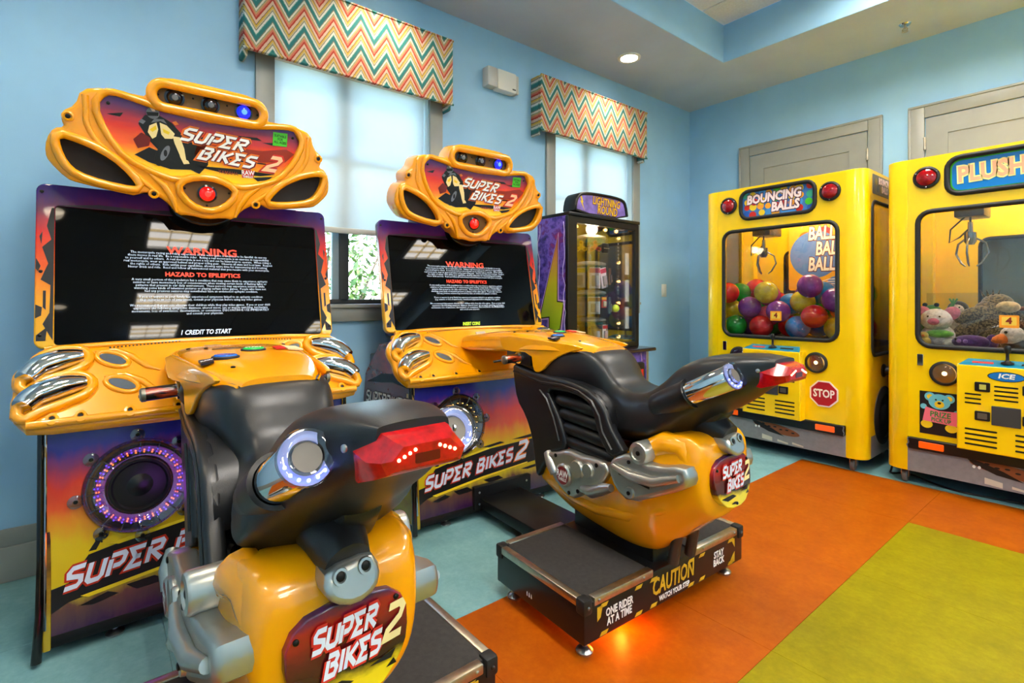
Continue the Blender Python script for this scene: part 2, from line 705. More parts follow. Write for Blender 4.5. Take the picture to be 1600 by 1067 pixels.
# doors in the back wall
def door(n, x0, x1, hinge):
    root = bpy.data.objects.new('door_%d' % n, None)
    COL.objects.link(root)
    struct(root)
    H = 2.457
    def cas(nm, a, b, z0, z1):
        box(nm, a, b, -.022, 0, z0, z1, trim_m, root, .005)
    cas('casing', x0 - .1, x0 - .006, 0, H + .1)
    cas('casing', x1 + .006, x1 + .1, 0, H + .1)
    cas('casing', x0 - .006, x1 + .006, H + .006, H + .1)
    bm = bmesh.new()   # thin back band that stands proud on the outer edge of the casing
    for a, b, z0, z1 in ((x0 - .102, x0 - .085, 0, H + .085), (x1 + .085, x1 + .102, 0, H + .085), (x0 - .102, x1 + .102, H + .085, H + .102)):
        add_box(bm, a, b, -.03, 0, z0, z1, .004)
    bm_obj('casing_band', bm, trim_m, root)
    leaf = plate('door_leaf', [(x0, .01), (x1, .01), (x1, H), (x0, H)], trim_m, root, front_ny(-.012), .012, .001,
                 holes=[[(x0 + .125, 1.28), (x1 - .125, 1.28), (x1 - .125, H - .128), (x0 + .125, H - .128)], [(x0 + .125, .25), (x1 - .125, .25), (x1 - .125, 1.15), (x0 + .125, 1.15)]])
    for z0, z1 in ((1.28, H - .128), (.25, 1.15)):
        box('door_panel', x0 + .12, x1 - .12, -.004, 0, z0, z1, trim_m, leaf)
    hx = x0 - .003 if hinge < 0 else x1 + .003
    for z in (.25, 1.2, 2.23):
        lathe('hinge', [(0, 0), (.008, 0), (.008, .09), (0, .09)], alu_m, root, lambda u, v, k, z=z: Vector((hx + u, -.026 + v, z + k)), seg=10)
    kx = x1 - .07 if hinge < 0 else x0 + .07
    lathe('door_knob', [(.03, 0), (.03, .006), (.011, .01), (.011, .035), (.026, .042), (.03, .055), (.022, .068), (0, .072)], alu_m, root, lambda u, v, k: Vector((kx + u, -.013 - k, 1.0 + v)), seg=20)
door(1, .628, 1.552, 1)
door(2, 1.915, 2.839, -1)

# windows
glass_m = pane_mat('window_glass', (250, 252, 252), 0.05)
frame_m = M('window_frame_dark', (62, 66, 68), 0.45)
reveal_m = M('window_reveal', (196, 214, 220), 0.5)
sash_m = M('window_sash_blue_grey', (150, 172, 184), 0.4)
for n, (a, b) in enumerate(WIN, 1):
    root = bpy.data.objects.new('window_%d' % n, None)
    COL.objects.link(root)
    struct(root)
    cw = .093
    box('casing', 0, .022, a - cw, a, WB, WT + cw, trim_m, root, .004)
    box('casing', 0, .022, b, b + cw, WB, WT + cw, trim_m, root, .004)
    box('casing', 0, .022, a, b, WT, WT + cw, trim_m, root, .004)
    box('window_sill', -.15, .035, a - cw, b + cw, WB - .022, WB, trim_m, root, .004)
    box('apron', 0, .022, a - cw, b + cw, 1.02, WB - .022, trim_m, root, .004)
    for y0, y1 in ((a, a + .004), (b - .004, b)):
        box('reveal', -.11, 0, y0, y1, WB, WT, reveal_m, root)
    mid = (a + b) / 2 - .055
    fr = box('window_frame', -.15, -.11, a, b, WB, WB + .028, frame_m, root, .003)
    box('window_frame', -.15, -.11, a, b, WT - .04, WT, frame_m, root, .003)
    box('window_frame', -.15, -.11, a, a + .04, WB + .028, WT - .04, sash_m, root, .003)
    box('window_frame', -.15, -.11, b - .04, b, WB + .028, WT - .04, sash_m, root, .003)
    box('mullion', -.16, -.095, mid - .022, mid + .032, WB + .028, WT - .04, frame_m, root, .003)
    box('sash_rail', -.14, -.112, mid - .062, mid - .022, WB + .028, WT - .04, sash_m, root, .003)
    box('muntin', -.135, -.112, a + .04, b - .04, 1.96, 1.995, sash_m, root, .003)
    box('window_pane', -.128, -.124, a + .04, mid - .06, WB + .028, WT - .04, glass_m, root)
    box('window_pane', -.128, -.124, mid + .03, b - .04, WB + .028, WT - .04, glass_m, root)

# roller shades
m, nt, b_, out = nodes_of('shade_cloth')
nt.nodes.remove(b_)
d_ = nt.nodes.new('ShaderNodeBsdfDiffuse'); d_.inputs[0].default_value = lin((228, 236, 238))
t_ = nt.nodes.new('ShaderNodeBsdfTranslucent'); t_.inputs[0].default_value = lin((236, 244, 246))
mx = nt.nodes.new('ShaderNodeMixShader'); mx.inputs[0].default_value = 0.5
nt.links.new(d_.outputs[0], mx.inputs[1]); nt.links.new(t_.outputs[0], mx.inputs[2]); nt.links.new(mx.outputs[0], out.inputs['Surface'])
shade_m = MATS['shade_cloth']
for n, (a, b) in enumerate(WIN):
    zb = 1.535 if n == 0 else 1.30
    lab = ('white translucent roller shade half lowered in the window between the two motorcycle games', 'white roller shade lowered in the narrow window above the prize machine')[n]
    t = thing('roller_shade', lab, 'shade', (-.05, (a + b) / 2, zb), 0, 'window shades')
    hw = (b - a) / 2 - .012
    box('cloth', -.0015, .0015, -hw, hw, .03, WT - zb - .03, shade_m, t)
    box('bottom_bar', -.009, .009, -hw, hw, 0, .034, M('shade_bar', (196, 200, 198), 0.5), t, .006)
    lathe('roller', [(0, -hw), (.022, -hw), (.022, hw), (0, hw)], white_m, t, axis_fn((0, 0, WT - zb - .03), (0, 1, 0)), seg=14)

# valances with zigzag cloth
m, nt, b_, out = nodes_of('zigzag_cloth')
v, s = coords(nt)
wob = mth(nt, 'MULTIPLY', mth(nt, 'SUBTRACT', noise(nt, v, 90, 2), 0.5), 0.008)
zig = mth(nt, 'MULTIPLY', mth(nt, 'PINGPONG', mth(nt, 'ADD', s[1], 5.0), 0.078), 1.6)
h_ = mth(nt, 'ADD', mth(nt, 'ADD', s[2], zig), wob)
fr_ = mth(nt, 'FRACT', mth(nt, 'DIVIDE', h_, 0.172))
cl = ramp(nt, fr_, [(0, (36, 110, 112)), (.15, (80, 142, 134)), (.19, (198, 199, 193)), (.29, (70, 77, 77)), (.32, (179, 164, 126)), (.39, (194, 156, 55)), (.46, (92, 84, 70)), (.49, (199, 168, 147)),
               (.61, (164, 52, 38)), (.69, (194, 110, 87)), (.77, (179, 147, 100)), (.83, (126, 141, 117)), (.87, (201, 198, 183)), (.95, (100, 107, 100))], 'CONSTANT')
nt.links.new(cl, b_.inputs['Base Color'])
b_.inputs['Roughness'].default_value = 0.9
bump(nt, b_, noise(nt, v, 700, 2), 0.3)
zig_m = MATS['zigzag_cloth']
VAL = [(-4.125, -2.905, 2.395, 2.812), (-2.145, -.865, 2.40, 2.812)]
for n, (a, b, z0, z1) in enumerate(VAL):
    lab = ('padded zigzag-patterned cornice over the wide window between the two motorcycle games', 'padded zigzag-patterned cornice over the window above the prize machine')[n]
    t = thing('window_valance', lab, 'valance', (0, (a + b) / 2, z0), 0, 'zigzag cornices')
    hw, H, D = (b - a) / 2, z1 - z0, .12
    box('face', D - .03, D, -hw, hw, .0, H, zig_m, t, .012, 3)
    box('return', 0, D - .03, -hw, -hw + .025, -.028, H, zig_m, t, .008)
    box('return', 0, D - .03, hw - .025, hw, -.028, H, zig_m, t, .008)
    box('top_board', 0, D - .03, -hw + .025, hw - .025, H - .03, H - .006, zig_m, t)
    for z in (.004, H - .004):
        tube('piping', [(D - .004, -hw, z), (D, -hw + .01, z), (D, hw - .01, z), (D - .004, hw, z)], .007, zig_m, t, 6)

# emergency light, switch, sprinkler
t = thing('emergency_light', 'white emergency light box high on the wall between the two windows', 'light fixture', (0, -2.451, 2.625))
box('housing', 0, .07, -.055, .115, 0, .145, white_m, t, .012)
box('lamp_cover', 0, .075, -.145, -.058, .004, .141, M('frosted_lens', (232, 232, 230), 0.2, trans=0.35), t, .012)
box('side_cap', 0, .06, .118, .144, .006, .139, M('cap_grey', (196, 196, 192), 0.4), t, .008)
box('nameplate', .07, .0715, .075, .105, .02, .03, M('nameplate_grey', (90, 90, 92), 0.5), t)
t = thing('light_switch', 'white rocker light switch on the blue wall near the corner', 'switch', (0, -.447, 1.17))
box('plate', 0, .007, -.038, .038, 0, .122, white_m, t, .003)
box('rocker', .007, .012, -.017, .017, .028, .094, white_m, t, .002)
t = thing('fire_sprinkler', 'small metal fire sprinkler head hanging from the soffit over the doors', 'sprinkler', (1.872, -.341, RZ - .052))
lathe('escutcheon', [(0, .052), (.036, .052), (.03, .044), (.012, .042), (0, .042)], chrome_m, t, up_z(0))
lathe('stem', [(0, .044), (.008, .044), (.008, .022), (0, .022)], alu_m, t, up_z(0), seg=12)
tube('frame_arm', [(.008, 0, .026), (.016, 0, .016), (.004, 0, .004)], .003, alu_m, t, 6)
tube('frame_arm', [(-.008, 0, .026), (-.016, 0, .016), (-.004, 0, .004)], .003, alu_m, t, 6)
lathe('deflector', [(0, .004), (.02, .003), (.02, 0), (0, 0)], alu_m, t, up_z(0), seg=14)

# recessed downlights
glow_m = M('lamp_glow', (255, 244, 224), 0.5, emit=(255, 236, 205), strength=14.0)
cans = [(.363, -1.432), (.363, -3.40), (3.07, -4.92), (5.2, -4.95), (3.06, -.27), (5.25, -.24), (7.55, -1.43), (7.55, -3.4), (7.3, -.27), (7.3, -4.95), (.95, -4.95)]
labs = {2: 'recessed downlight in the soffit behind the camera, second from the window wall', 3: 'recessed downlight in the soffit behind the camera, third from the window wall', 4: 'recessed downlight in the door-side soffit above the plush crane', 5: 'recessed downlight in the door-side soffit right of the plush crane',
        6: 'recessed downlight in the far right soffit, door end', 7: 'recessed downlight in the far right soffit, camera end', 8: 'recessed downlight in the door-side soffit at its far right end', 9: 'recessed downlight in the soffit behind the camera at its far right end', 10: 'recessed downlight in the near left corner of the soffit', 0: 'lit round recessed downlight in the soffit in front of the second window', 1: 'lit round recessed downlight in the soffit above the first window'}
for i, (x, y) in enumerate(cans):
    t = thing('recessed_downlight', labs[i], 'downlight', (x, y, RZ - .008), 0, 'recessed downlights')
    lathe('trim_ring', [(.066, .006), (.066, 0), (.088, 0), (.09, .0075), (.066, .0075)], white_m, t, up_z(0), ring=True, seg=28)
    lathe('lens', [(0, .002), (.066, .002), (.066, .0065), (0, .0065)], glow_m, t, up_z(0), seg=24)
    ld = bpy.data.lights.new('downlight_lamp', 'SPOT')
    ld.energy = CAN_POWER
    ld.color = (1.0, .84, .62)
    ld.spot_size = math.radians(130)
    ld.spot_blend = 0.8
    ld.shadow_soft_size = .06
    lo = bpy.data.objects.new('downlight_lamp', ld)
    COL.objects.link(lo)
    lo.parent = t
    lo.location = (0, 0, -.012)

# louvred ceiling lights in the tray
trof_m = M('troffer_diffuser', (255, 246, 225), 0.5, emit=(255, 249, 242), strength=TROFFER_STRENGTH)
louvre_m = M('louvre_gold', (214, 190, 130), 0.25, metal=1.0)
first = None
for x in (2.05, 3.86, 5.67, 6.85):
    for y in (-3.93, -1.37):
        if first is None:
            t = thing('ceiling_light', 'louvred ceiling light in the tray, window-wall end, camera side', 'ceiling light', (x, y, TZ - .05), 0, 'louvred ceiling lights')
            bm = bmesh.new()
            for b in ((-.3, .3, -.3, -.28), (-.3, .3, .28, .3), (-.3, -.28, -.28, .28), (.28, .3, -.28, .28)):
                add_box(bm, b[0], b[1], b[2], b[3], 0, .05)
            bm_obj('frame', bm, white_m, t)
            box('diffuser', -.28, .28, -.28, .28, .032, .046, trof_m, t)
            for k in (-.093, .093):
                box('louvre', k - .004, k + .004, -.28, .28, .002, .03, louvre_m, t)
                box('louvre', -.28, .28, k - .004, k + .004, .002, .03, louvre_m, t)
            first = t
        else:
            t = copy_tree(first)
            t.location = (x, y, TZ - .05)
            t['label'] = 'louvred ceiling light in the tray, %s, %s side' % ({2.05: 'window-wall end', 3.86: 'second from the window wall', 5.67: 'third from the window wall', 6.85: 'far end'}[x], 'door' if y > -2 else 'camera')

# outside
grass_m = M('lawn', (96, 132, 58), 0.9, var=0.25, vscale=30)
g = box('lawn', -14, -.2, -14, 8, -.35, -.3, grass_m)
struct(g)
def leafy(name, col):
    m, nt, b, out = nodes_of(name)
    v, s = coords(nt)
    nt.links.new(ramp(nt, noise(nt, v, 14, 3), [(.3, tuple(c * .55 for c in col)), (.5, col), (.7, tuple(min(255, c * 1.3) for c in col))]), b.inputs['Base Color'])
    b.inputs['Roughness'].default_value = 0.4
    return m
leaf1 = leafy('leaf_green', (136, 160, 62))
leaf2 = leafy('leaf_olive', (112, 130, 66))
bark_m = M('bark', (96, 80, 62), 0.9, var=0.3, vscale=40)
shrubs = [(-2.2, -4.6, 1.25, 'pale green leafy shrub outside the wide window, left of its mullion', leaf1),
          (-2.5, -2.95, 1.5, 'olive green leafy shrub outside the wide window, right of its mullion', leaf2),
          (-2.3, -.8, 1.3, 'green leafy shrub outside the window behind the prize machine', leaf1)]
for i, (x, y, z, lab, lm) in enumerate(shrubs):
    t = thing('garden_shrub', lab, 'shrub', (x, y, -.3), 0, 'shrubs outside')
    fo = leaf_mesh('foliage', (0, 0, z), (.6, .74, 1.1), 2600, .06, lm, t, i + 3)
    for k in range(5):
        a = 1.25 * k
        tube('stem', [(.05 * math.cos(a), .05 * math.sin(a), 0), (.2 * math.cos(a), .25 * math.sin(a), z * .6), (.45 * math.cos(a), .7 * math.sin(a), z * 1.3)], [.03, .022, .01], bark_m, t, 7)

# ------------------------------------------------------------------ ride-on motorcycle arcade machine
yel_m = M('yellow_fibreglass', (244, 160, 2), 0.24, coat=0.6, var=0.02, vscale=5)
bike_m = M('charcoal_moulded_plastic', (24, 25, 28), 0.36, bmp=0.12, bscale=420, var=0.15, vscale=10)
bike_in_m = M('dark_recess_plastic', (10, 10, 12), 0.45)
silver_m = M('silver_painted_casting', (178, 178, 172), 0.3, metal=0.85, var=0.04, vscale=9)
mesh_m = M('speaker_cloth', (20, 21, 24), 0.5, bmp=0.8, bscale=900)
brown_m = M('bronze_perforated_panel', (112, 84, 50), 0.4, metal=0.4, bmp=0.8, bscale=700)
logo_m = M('logo_silver', (214, 220, 236), 0.3)
logo_glow_m = M('logo_red_edge', (196, 44, 14), 0.4)
logo_dark_m = M('logo_navy_shadow', (22, 14, 36), 0.4)
cream_m = M('print_cream', (238, 214, 150), 0.4)
ink_m = M('print_black', (14, 11, 12), 0.4)
pyel_m = M('print_yellow', (236, 200, 26), 0.4)
pora_m = M('print_orange', (232, 112, 22), 0.4)
pred_m = M('print_red', (206, 38, 26), 0.4)
pwhite_m = M('print_white', (240, 240, 236), 0.4)
pgreen_m = M('print_green', (76, 196, 40), 0.4)
pgrey_m = M('print_grey', (110, 112, 118), 0.4)
screen_m = M('screen_black_glass', (8, 8, 9), 0.03, spec=0.16)
scr_white_m = M('screen_text_white', (190, 206, 226), 0.4, emit=(205, 222, 245), strength=0.3)
scr_red_m = M('screen_text_red', (230, 50, 24), 0.4, emit=(250, 58, 22), strength=0.35)
scr_green_m = M('screen_text_lime', (190, 220, 40), 0.4, emit=(190, 225, 30), strength=0.35)
clear_m = pane_mat('clear_acrylic', (226, 226, 234), 0.35)
red_lens_m = M('red_lens', (150, 2, 10), 0.22, coat=0.25, emit=(255, 6, 10), strength=0.05, var=.2, vscale=60)
red_core_m = M('red_lamp_lit', (230, 20, 20), 0.3, emit=(255, 30, 22), strength=3.0)
blue_core_m = M('blue_lamp_lit', (30, 50, 230), 0.3, emit=(40, 70, 255), strength=4.5)
ice_core_m = M('ice_blue_led', (200, 210, 255), 0.3, emit=(120, 140, 255), strength=4.0)
led_warm_m = M('led_warm', (255, 210, 130), 0.3, emit=(255, 196, 96), strength=2.0)
led_red_m = M('led_red_orange', (255, 90, 40), 0.3, emit=(255, 104, 16), strength=2.4)
led_blue_m = M('led_blue_violet', (90, 70, 255), 0.3, emit=(70, 50, 255), strength=1.5)
lamp_dark_m = M('unlit_lamp', (20, 18, 24), 0.12, coat=0.5)
mat_m = M('grip_mat', (46, 43, 41), 0.85, bmp=0.6, bscale=900, var=0.12, vscale=60)

art_m = ramp_mat('marquee_print', 2, 1.632, 1.90, [(0, (110, 50, 80)), (.05, (246, 214, 14)), (.24, (250, 186, 12)), (.42, (244, 104, 14)), (.66, (222, 48, 18)), (.84, (132, 40, 70)), (1, (70, 44, 130))], 0.22, .1, 9, (1, .5, 2.2))
bez_m = ramp_mat('bezel_print', 2, .97, 1.585, [(0, (226, 172, 12)), (.3, (232, 152, 14)), (.5, (222, 84, 18)), (.68, (206, 32, 26)), (.84, (104, 28, 70)), (.93, (62, 26, 110)), (1, (44, 28, 118))], 0.22, .07, 7, (1, 2.5, 1))
pan_m = ramp_mat('front_panel_print', 2, .07, .735, [(0, (52, 22, 62)), (.12, (98, 64, 52)), (.2, (204, 176, 28)), (.42, (216, 180, 24)), (.52, (222, 140, 30)), (.60, (222, 76, 34)), (.70, (206, 44, 36)), (.80, (130, 42, 90)), (.89, (44, 38, 140)), (1, (20, 30, 130))], 0.25, .09, 6, (1, 2.0, .6))
rear_m = ramp_mat('tail_plate_print', 2, .468, .64, [(0, (232, 204, 20)), (.2, (226, 196, 22)), (.32, (40, 16, 14)), (.58, (92, 16, 20)), (.8, (160, 22, 20)), (.95, (60, 22, 74)), (1, (48, 20, 80))], 0.25, .12, 16, (1, 1, 2))
sidep_m = ramp_mat('side_panel_print', 2, .05, .95, [(0, (170, 150, 24)), (.2, (150, 110, 30)), (.4, (60, 20, 20)), (.7, (104, 26, 24)), (.85, (150, 36, 28)), (1, (70, 24, 50))], 0.25, .25, 7, (1, 1, 2.4))

def MQ(u, v, w):
    return Vector((.5 + .2 * (v - 1.7) + w * .9806, u, v - w * .196))
def BZ(u, v, w):
    return Vector((.45 - .2 * (v - .98) + w * .9806, u, v + w * .196))
def DS(u, v, w):
    return Vector((.74 - 1.04 * (v - .74) + w * .693, u, v + w * .721))
def FP(u, v, w):
    return Vector((.70 - .08 * (v - .4) + w, u, v + w * .08))
def side(s, y):
    return front_ny(-y) if s < 0 else side_py(y)
def decal(name, pts, mat, parent, fn, w=.001, depth=.0008):
    return plate(name, pts, mat, parent, lay(fn, w), depth, smooth=0)
def screw(parent, fn, u, v, w=0.0, r=.007, m=None):
    lathe('screw', [(r, -.001), (r, .002), (r * .6, .0035), (0, .0035)], m or screw_m, parent, fn, u, v, w, 10)

def machine(root):
    # ---------------- cabinet
    body = box('cabinet_body', .06, .50, -.47, .47, .06, .83, black_m, root, .01)
    box('monitor_housing', .10, .29, -.40, .40, .93, 1.50, black_m, body, .02)
    for s in (-1, 1):
        sp = plate('side_panel', [(.02, .05), (.735, .035), (.715, .25), (.70, .40), (.672, .735), (.56, .86), (.46, .93), (.26, .90), (.055, .72), (.0, .5)], sidep_m, root, side(s, .492), .02, .004)
        logo('title_shadow', 'SUPERBIKES', logo_dark_m, sp, side(s, .492), .055, .07 if s < 0 else .07, .56, .0012, .05, .3, .2)
        logo('title', 'SUPERBIKES', pwhite_m, sp, side(s, .492), .055, .07, .56, .002, .05, .3, .11)
        logo('title_numeral', '2', cream_m, sp, side(s, .492), .095, .60, .57, .002, .05, .3, .11)
        for pts in ([(.08, .67), (.3, .74), (.5, .76), (.66, .70), (.45, .71), (.3, .69)], [(.03, .50), (.3, .53), (.68, .56), (.69, .5), (.3, .48)]):
            decal('print_shape', pts, ink_m, sp, side(s, .492))
    fp = plate('kick_panel', [(-.488, .07), (.488, .07), (.488, .745), (-.488, .745)], pan_m, root, FP, .02, .002)
    # printed black bands across the lower panel
    decal('print_band', [(-.486, .215), (-.43, .225), (-.38, .30), (-.30, .315), (-.05, .345), (.2, .352), (.486, .36), (.486, .245), (.2, .225), (-.1, .20), (-.3, .185), (-.43, .165), (-.486, .135)], ink_m, fp, FP)
    for pts in ([(-.38, .31), (-.33, .39), (-.32, .39), (-.36, .31)], [(-.28, .17), (-.2, .175), (-.16, .15), (-.25, .145)], [(-.40, .145), (-.33, .165), (-.30, .15), (-.37, .135)], [(-.1, .19), (.0, .195), (.03, .175), (-.06, .17)],
                [(.1, .37), (.3, .385), (.38, .372), (.2, .362)], [(-.1, .36), (.02, .372), (.05, .362), (-.05, .352)], [(.15, .2), (.4, .22), (.4, .205), (.2, .19)]):
        decal('print_shape', pts, ink_m, fp, FP)
    decal('print_streak', [(-.33, .322), (-.06, .352), (-.05, .345), (-.3, .312)], pyel_m, fp, FP, .0022)
    decal('print_streak', [(-.4, .175), (-.1, .21), (.2, .232), (.2, .226), (-.1, .2), (-.38, .165)], pyel_m, fp, FP, .0022)
    logo('title_edge', 'SUPER BIKES', logo_glow_m, fp, FP, .057, -.44, .208, .002, .1, .42, .24, .87, .3)
    logo('title', 'SUPER BIKES', logo_m, fp, FP, .057, -.44, .208, .003, .1, .42, .13, .87, .3)
    logo('title_numeral_edge', '2', pora_m, fp, FP, .078, .125, .262, .002, .1, .42, .2)
    logo('title_numeral', '2', logo_m, fp, FP, .078, .125, .262, .003, .1, .42, .12)
    text('print_number', '98', ink_m, fp, FP, .034, -.345, .345, .002, 0, .001, .85, 1, thick=0)
    for u in (-.43, -.1, .1, .43):
        screw(fp, FP, u, .715, .0, .006, bright_screw_m)
    for s in (-1, 1):
        tube('edge_strip', [(.672, s * .497, .745), (.688, s * .497, .5), (.705, s * .497, .3), (.722, s * .499, .15), (.742, s * .506, .012)], [.011, .011, .011, .012, .014], M('strip_black_gloss', (10, 10, 10), 0.08, coat=0.6), root, 10)
        tube('edge_strip_inner', [(.682, s * .486, .745), (.698, s * .486, .5), (.714, s * .486, .3), (.73, s * .486, .1)], .0035, chrome_m, fp, 6)
    box('kick_beam', .60, .728, -.48, .48, .035, .075, dark_m, root, .006)
    for s in (-1, 1):
        for x in (.69, .16):
            f = lathe('levelling_foot', [(0, 0), (.026, 0), (.028, .006), (.018, .014), (.008, .018), (.008, .06), (0, .06)], bright_screw_m, root, lambda u, v, k, x=x, s=s: Vector((x + u, s * .31 + v, k)), seg=18)
    hatch = box('frame_bracket', .715, .745, -.17, .2, .05, .17, dark_m, root, .004)
    for y in (-.14, .17):
        for z in (.08, .14):
            screw(hatch, front_x(.745), y, z, 0, .006, bright_screw_m)
    # subwoofer behind a clear ring
    CU, CV = -.24, .497
    ring = lathe('subwoofer_ring', [(.098, .008), (.112, .014), (.132, .03), (.146, .032), (.156, .022), (.16, .004), (.098, .004)], clear_m, root, FP, CU, CV, 0, 48, 50, True)
    lathe('ring_backing', [(.092, .003), (.158, .003), (.158, .0015), (.092, .0015)], M('ring_backing', (58, 50, 58), 0.25, metal=0.3), ring, FP, CU, CV, 0, 48, 40, True)
    for k in range(16):
        a = 2 * PI * k / 16
        p = [FP(CU + r_ * math.cos(a), CV + r_ * math.sin(a), .033 if r_ > .115 else .02) for r_ in (.105, .13, .15)]
        tube('ring_rib', p, .0022, clear_m, ring, 5)
    cone = lathe('speaker_cone', [(.094, .004), (.09, .012), (.082, .012), (.076, .004), (.05, -.002), (.034, .006), (.018, .013), (0, .015)], M('speaker_rubber', (9, 9, 11), 0.35), root, FP, CU, CV, .004, 40)
    for a in (92, 140, 186, 232, 272, 318, 5, 48):
        uu, vv = CU + .174 * math.cos(math.radians(a)), CV + .174 * math.sin(math.radians(a))
        lathe('mounting_tab', [(.022, .002), (.022, .008), (.012, .012), (.006, .012), (.006, .002)], clear_m, ring, FP, uu, vv, 0, 16, 40, True)
        screw(ring, FP, uu, vv, .004, .0065)

    # ---------------- monitor
    bz = plate('monitor_bezel', rrect(-.531, .531, .972, 1.583, .03), bez_m, root, BZ, .04, .005, [rrect(-.477, .477, .984, 1.5, .012)])
    for s in (-1, 1):
        sh = [(s * .487, 1.49), (s * .5, 1.42), (s * .487, 1.37), (s * .512, 1.34), (s * .495, 1.28), (s * .515, 1.22), (s * .488, 1.2), (s * .49, 1.1), (s * .508, 1.06), (s * .49, 1.02), (s * .48, 1.0), (s * .479, 1.49)]
        decal('print_shape', sh, ink_m, bz, BZ)
        for pts in ([(.528, 1.30), (.515, 1.27), (.522, 1.25), (.529, 1.26)], [(.528, 1.13), (.51, 1.12), (.512, 1.09), (.528, 1.08)], [(.5, 1.18), (.508, 1.18), (.508, 1.12), (.5, 1.11)], [(.495, 1.05), (.525, 1.02), (.525, 1.0), (.5, 1.0)], [(.511, 1.40), (.52, 1.38), (.514, 1.35)]):
            decal('print_shape', [(s * u, v) for u, v in pts], ink_m, bz, BZ, .0014)
        for v in (1.55, 1.25, 1.02):
            screw(bz, BZ, s * .515, v, 0, .006)
    decal('print_shape', [(-.477, 1.5), (-.35, 1.517), (-.2, 1.512), (-.05, 1.525), (.1, 1.515), (.25, 1.522), (.4, 1.512), (.477, 1.502)], M('print_dark_plum', (26, 10, 40), 0.4), bz, BZ)
    plate('marquee_hanger', chaikin([(-.13, 1.56), (.13, 1.56), (.115, 1.495), (.06, 1.462), (0, 1.45), (-.06, 1.462), (-.115, 1.495)], 1), M('hanger_black', (12, 10, 12), .12), bz, lay(BZ, .05), .05, .008)
    scr = plate('screen', rrect(-.48, .48, .98, 1.503, .01), screen_m, root, lay(BZ, -.006), .02, .001)
    lines = ["The motorcycle racing and riding experience in this video game is intended to be fanciful; do not try", "these moves in real life.  Be a responsible rider.  Riding a real motorcycle is an exercise in responsibility", "to yourself and to others.  A real motorcycle is not a toy and can be hazardous to operate.  When riding a", "real motorcycle, wear an approved helmet and proper riding gear.  Observe all state and local laws.  Respect", "the rights of others.  Ride within your capabilities, allowing extra time for maneuvering and breaking.", "Never drink and ride.  Read and follow all instructional material that you receive with your motorcycle."]
    l2 = ["A very small portion of the population has a condition that may cause them to experience epileptic", "seizures or have momentary loss of consciousness when viewing certain kinds of flashing lights or", "patterns that present in our daily environment.  These persons may experience seizures while", "watching some kinds of television pictures or playing certain video games.  People who have not", "had any previous seizures may nonetheless have an undetected epileptic condition.", "", "If you or anyone in your family has experienced symptoms linked to an epileptic condition", "(e.g. seizures or loss of awareness), consult your physician before using any video games.", "", "We recommend that parents observe their children while they play video games.  If you or your child", "experience the following symptoms: dizziness, altered vision, eye or muscle twitching, involuntary", "movements, loss of awareness, disorientation, or convulsions, DISCONTINUE USE IMMEDIATELY", "and consult your physician."]
    S = lay(BZ, -.0055)
    text('warning_heading', 'WARNING', scr_red_m, scr, S, .042, 0, 1.352, .0006, 0, .0012, 0, 1.28, thick=0)
    text('warning_text', '\n'.join(lines), scr_white_m, scr, S, .0135, 0, 1.310, .0006, 0, .0, 0, .92, thick=0, lead=.88, res=1)
    text('hazard_heading', 'HAZARD TO EPILEPTICS', scr_red_m, scr, S, .0245, 0, 1.252, .0006, 0, .0008, 0, 1.05, thick=0)
    text('hazard_text', '\n'.join(l2), scr_white_m, scr, S, .0135, 0, 1.160, .0006, 0, .0, 0, .92, thick=0, lead=.86, res=1)

    # ---------------- marquee
    half = [(0, 2.005), (.10, 2.004), (.14, 2.002), (.178, 1.988), (.204, 1.957), (.213, 1.918), (.235, 1.916), (.335, 1.919), (.402, 1.898), (.417, 1.84), (.455, 1.812), (.455, 1.782), (.447, 1.76), (.476, 1.752), (.496, 1.71), (.499, 1.663), (.49, 1.635), (.443, 1.583), (.41, 1.572), (.25, 1.547), (.24, 1.55), (.203, 1.567), (.165, 1.552), (.132, 1.53), (.101, 1.488), (.06, 1.492), (0, 1.481)]
    art = mirror([(0, 1.865), (.177, 1.874), (.222, 1.884), (.30, 1.897), (.33, 1.894), (.355, 1.853), (.325, 1.77), (.265, 1.69), (.18, 1.653), (.11, 1.636), (.06, 1.656), (0, 1.664)])
    spk = chaikin([(.46, 1.724), (.41, 1.715), (.345, 1.69), (.285, 1.65), (.238, 1.594), (.246, 1.579), (.335, 1.589), (.41, 1.61), (.44, 1.64), (.46, 1.69)], 1)
    eye = chaikin([(-.096, 1.597), (-.069, 1.626), (0, 1.641), (.069, 1.626), (.096, 1.597), (.055, 1.544), (0, 1.526), (-.055, 1.544)], 1)
    bar = rrect(-.183, .183, 1.903, 1.963, .0299, 6)
    spl = [(-u, v) for u, v in spk]
    outer = chaikin(mirror(half), 1)
    mq = plate('marquee_shell', outer, yel_m, root, MQ, .13, .014, [art, spk, spl, eye, bar], 3)
    box('marquee_mount', .12, .28, -.26, .26, 1.50, 1.86, black_m, mq, .02)
    rim('art_rim', chaikin(grow(art, .012), 1), .013, yel_m, mq, MQ, -.002)
    rim('bar_rim', grow(bar, .014), .019, yel_m, mq, MQ, .004, 10)
    rim('eye_rim', grow(eye, .012), .015, yel_m, mq, MQ, .002, 10)
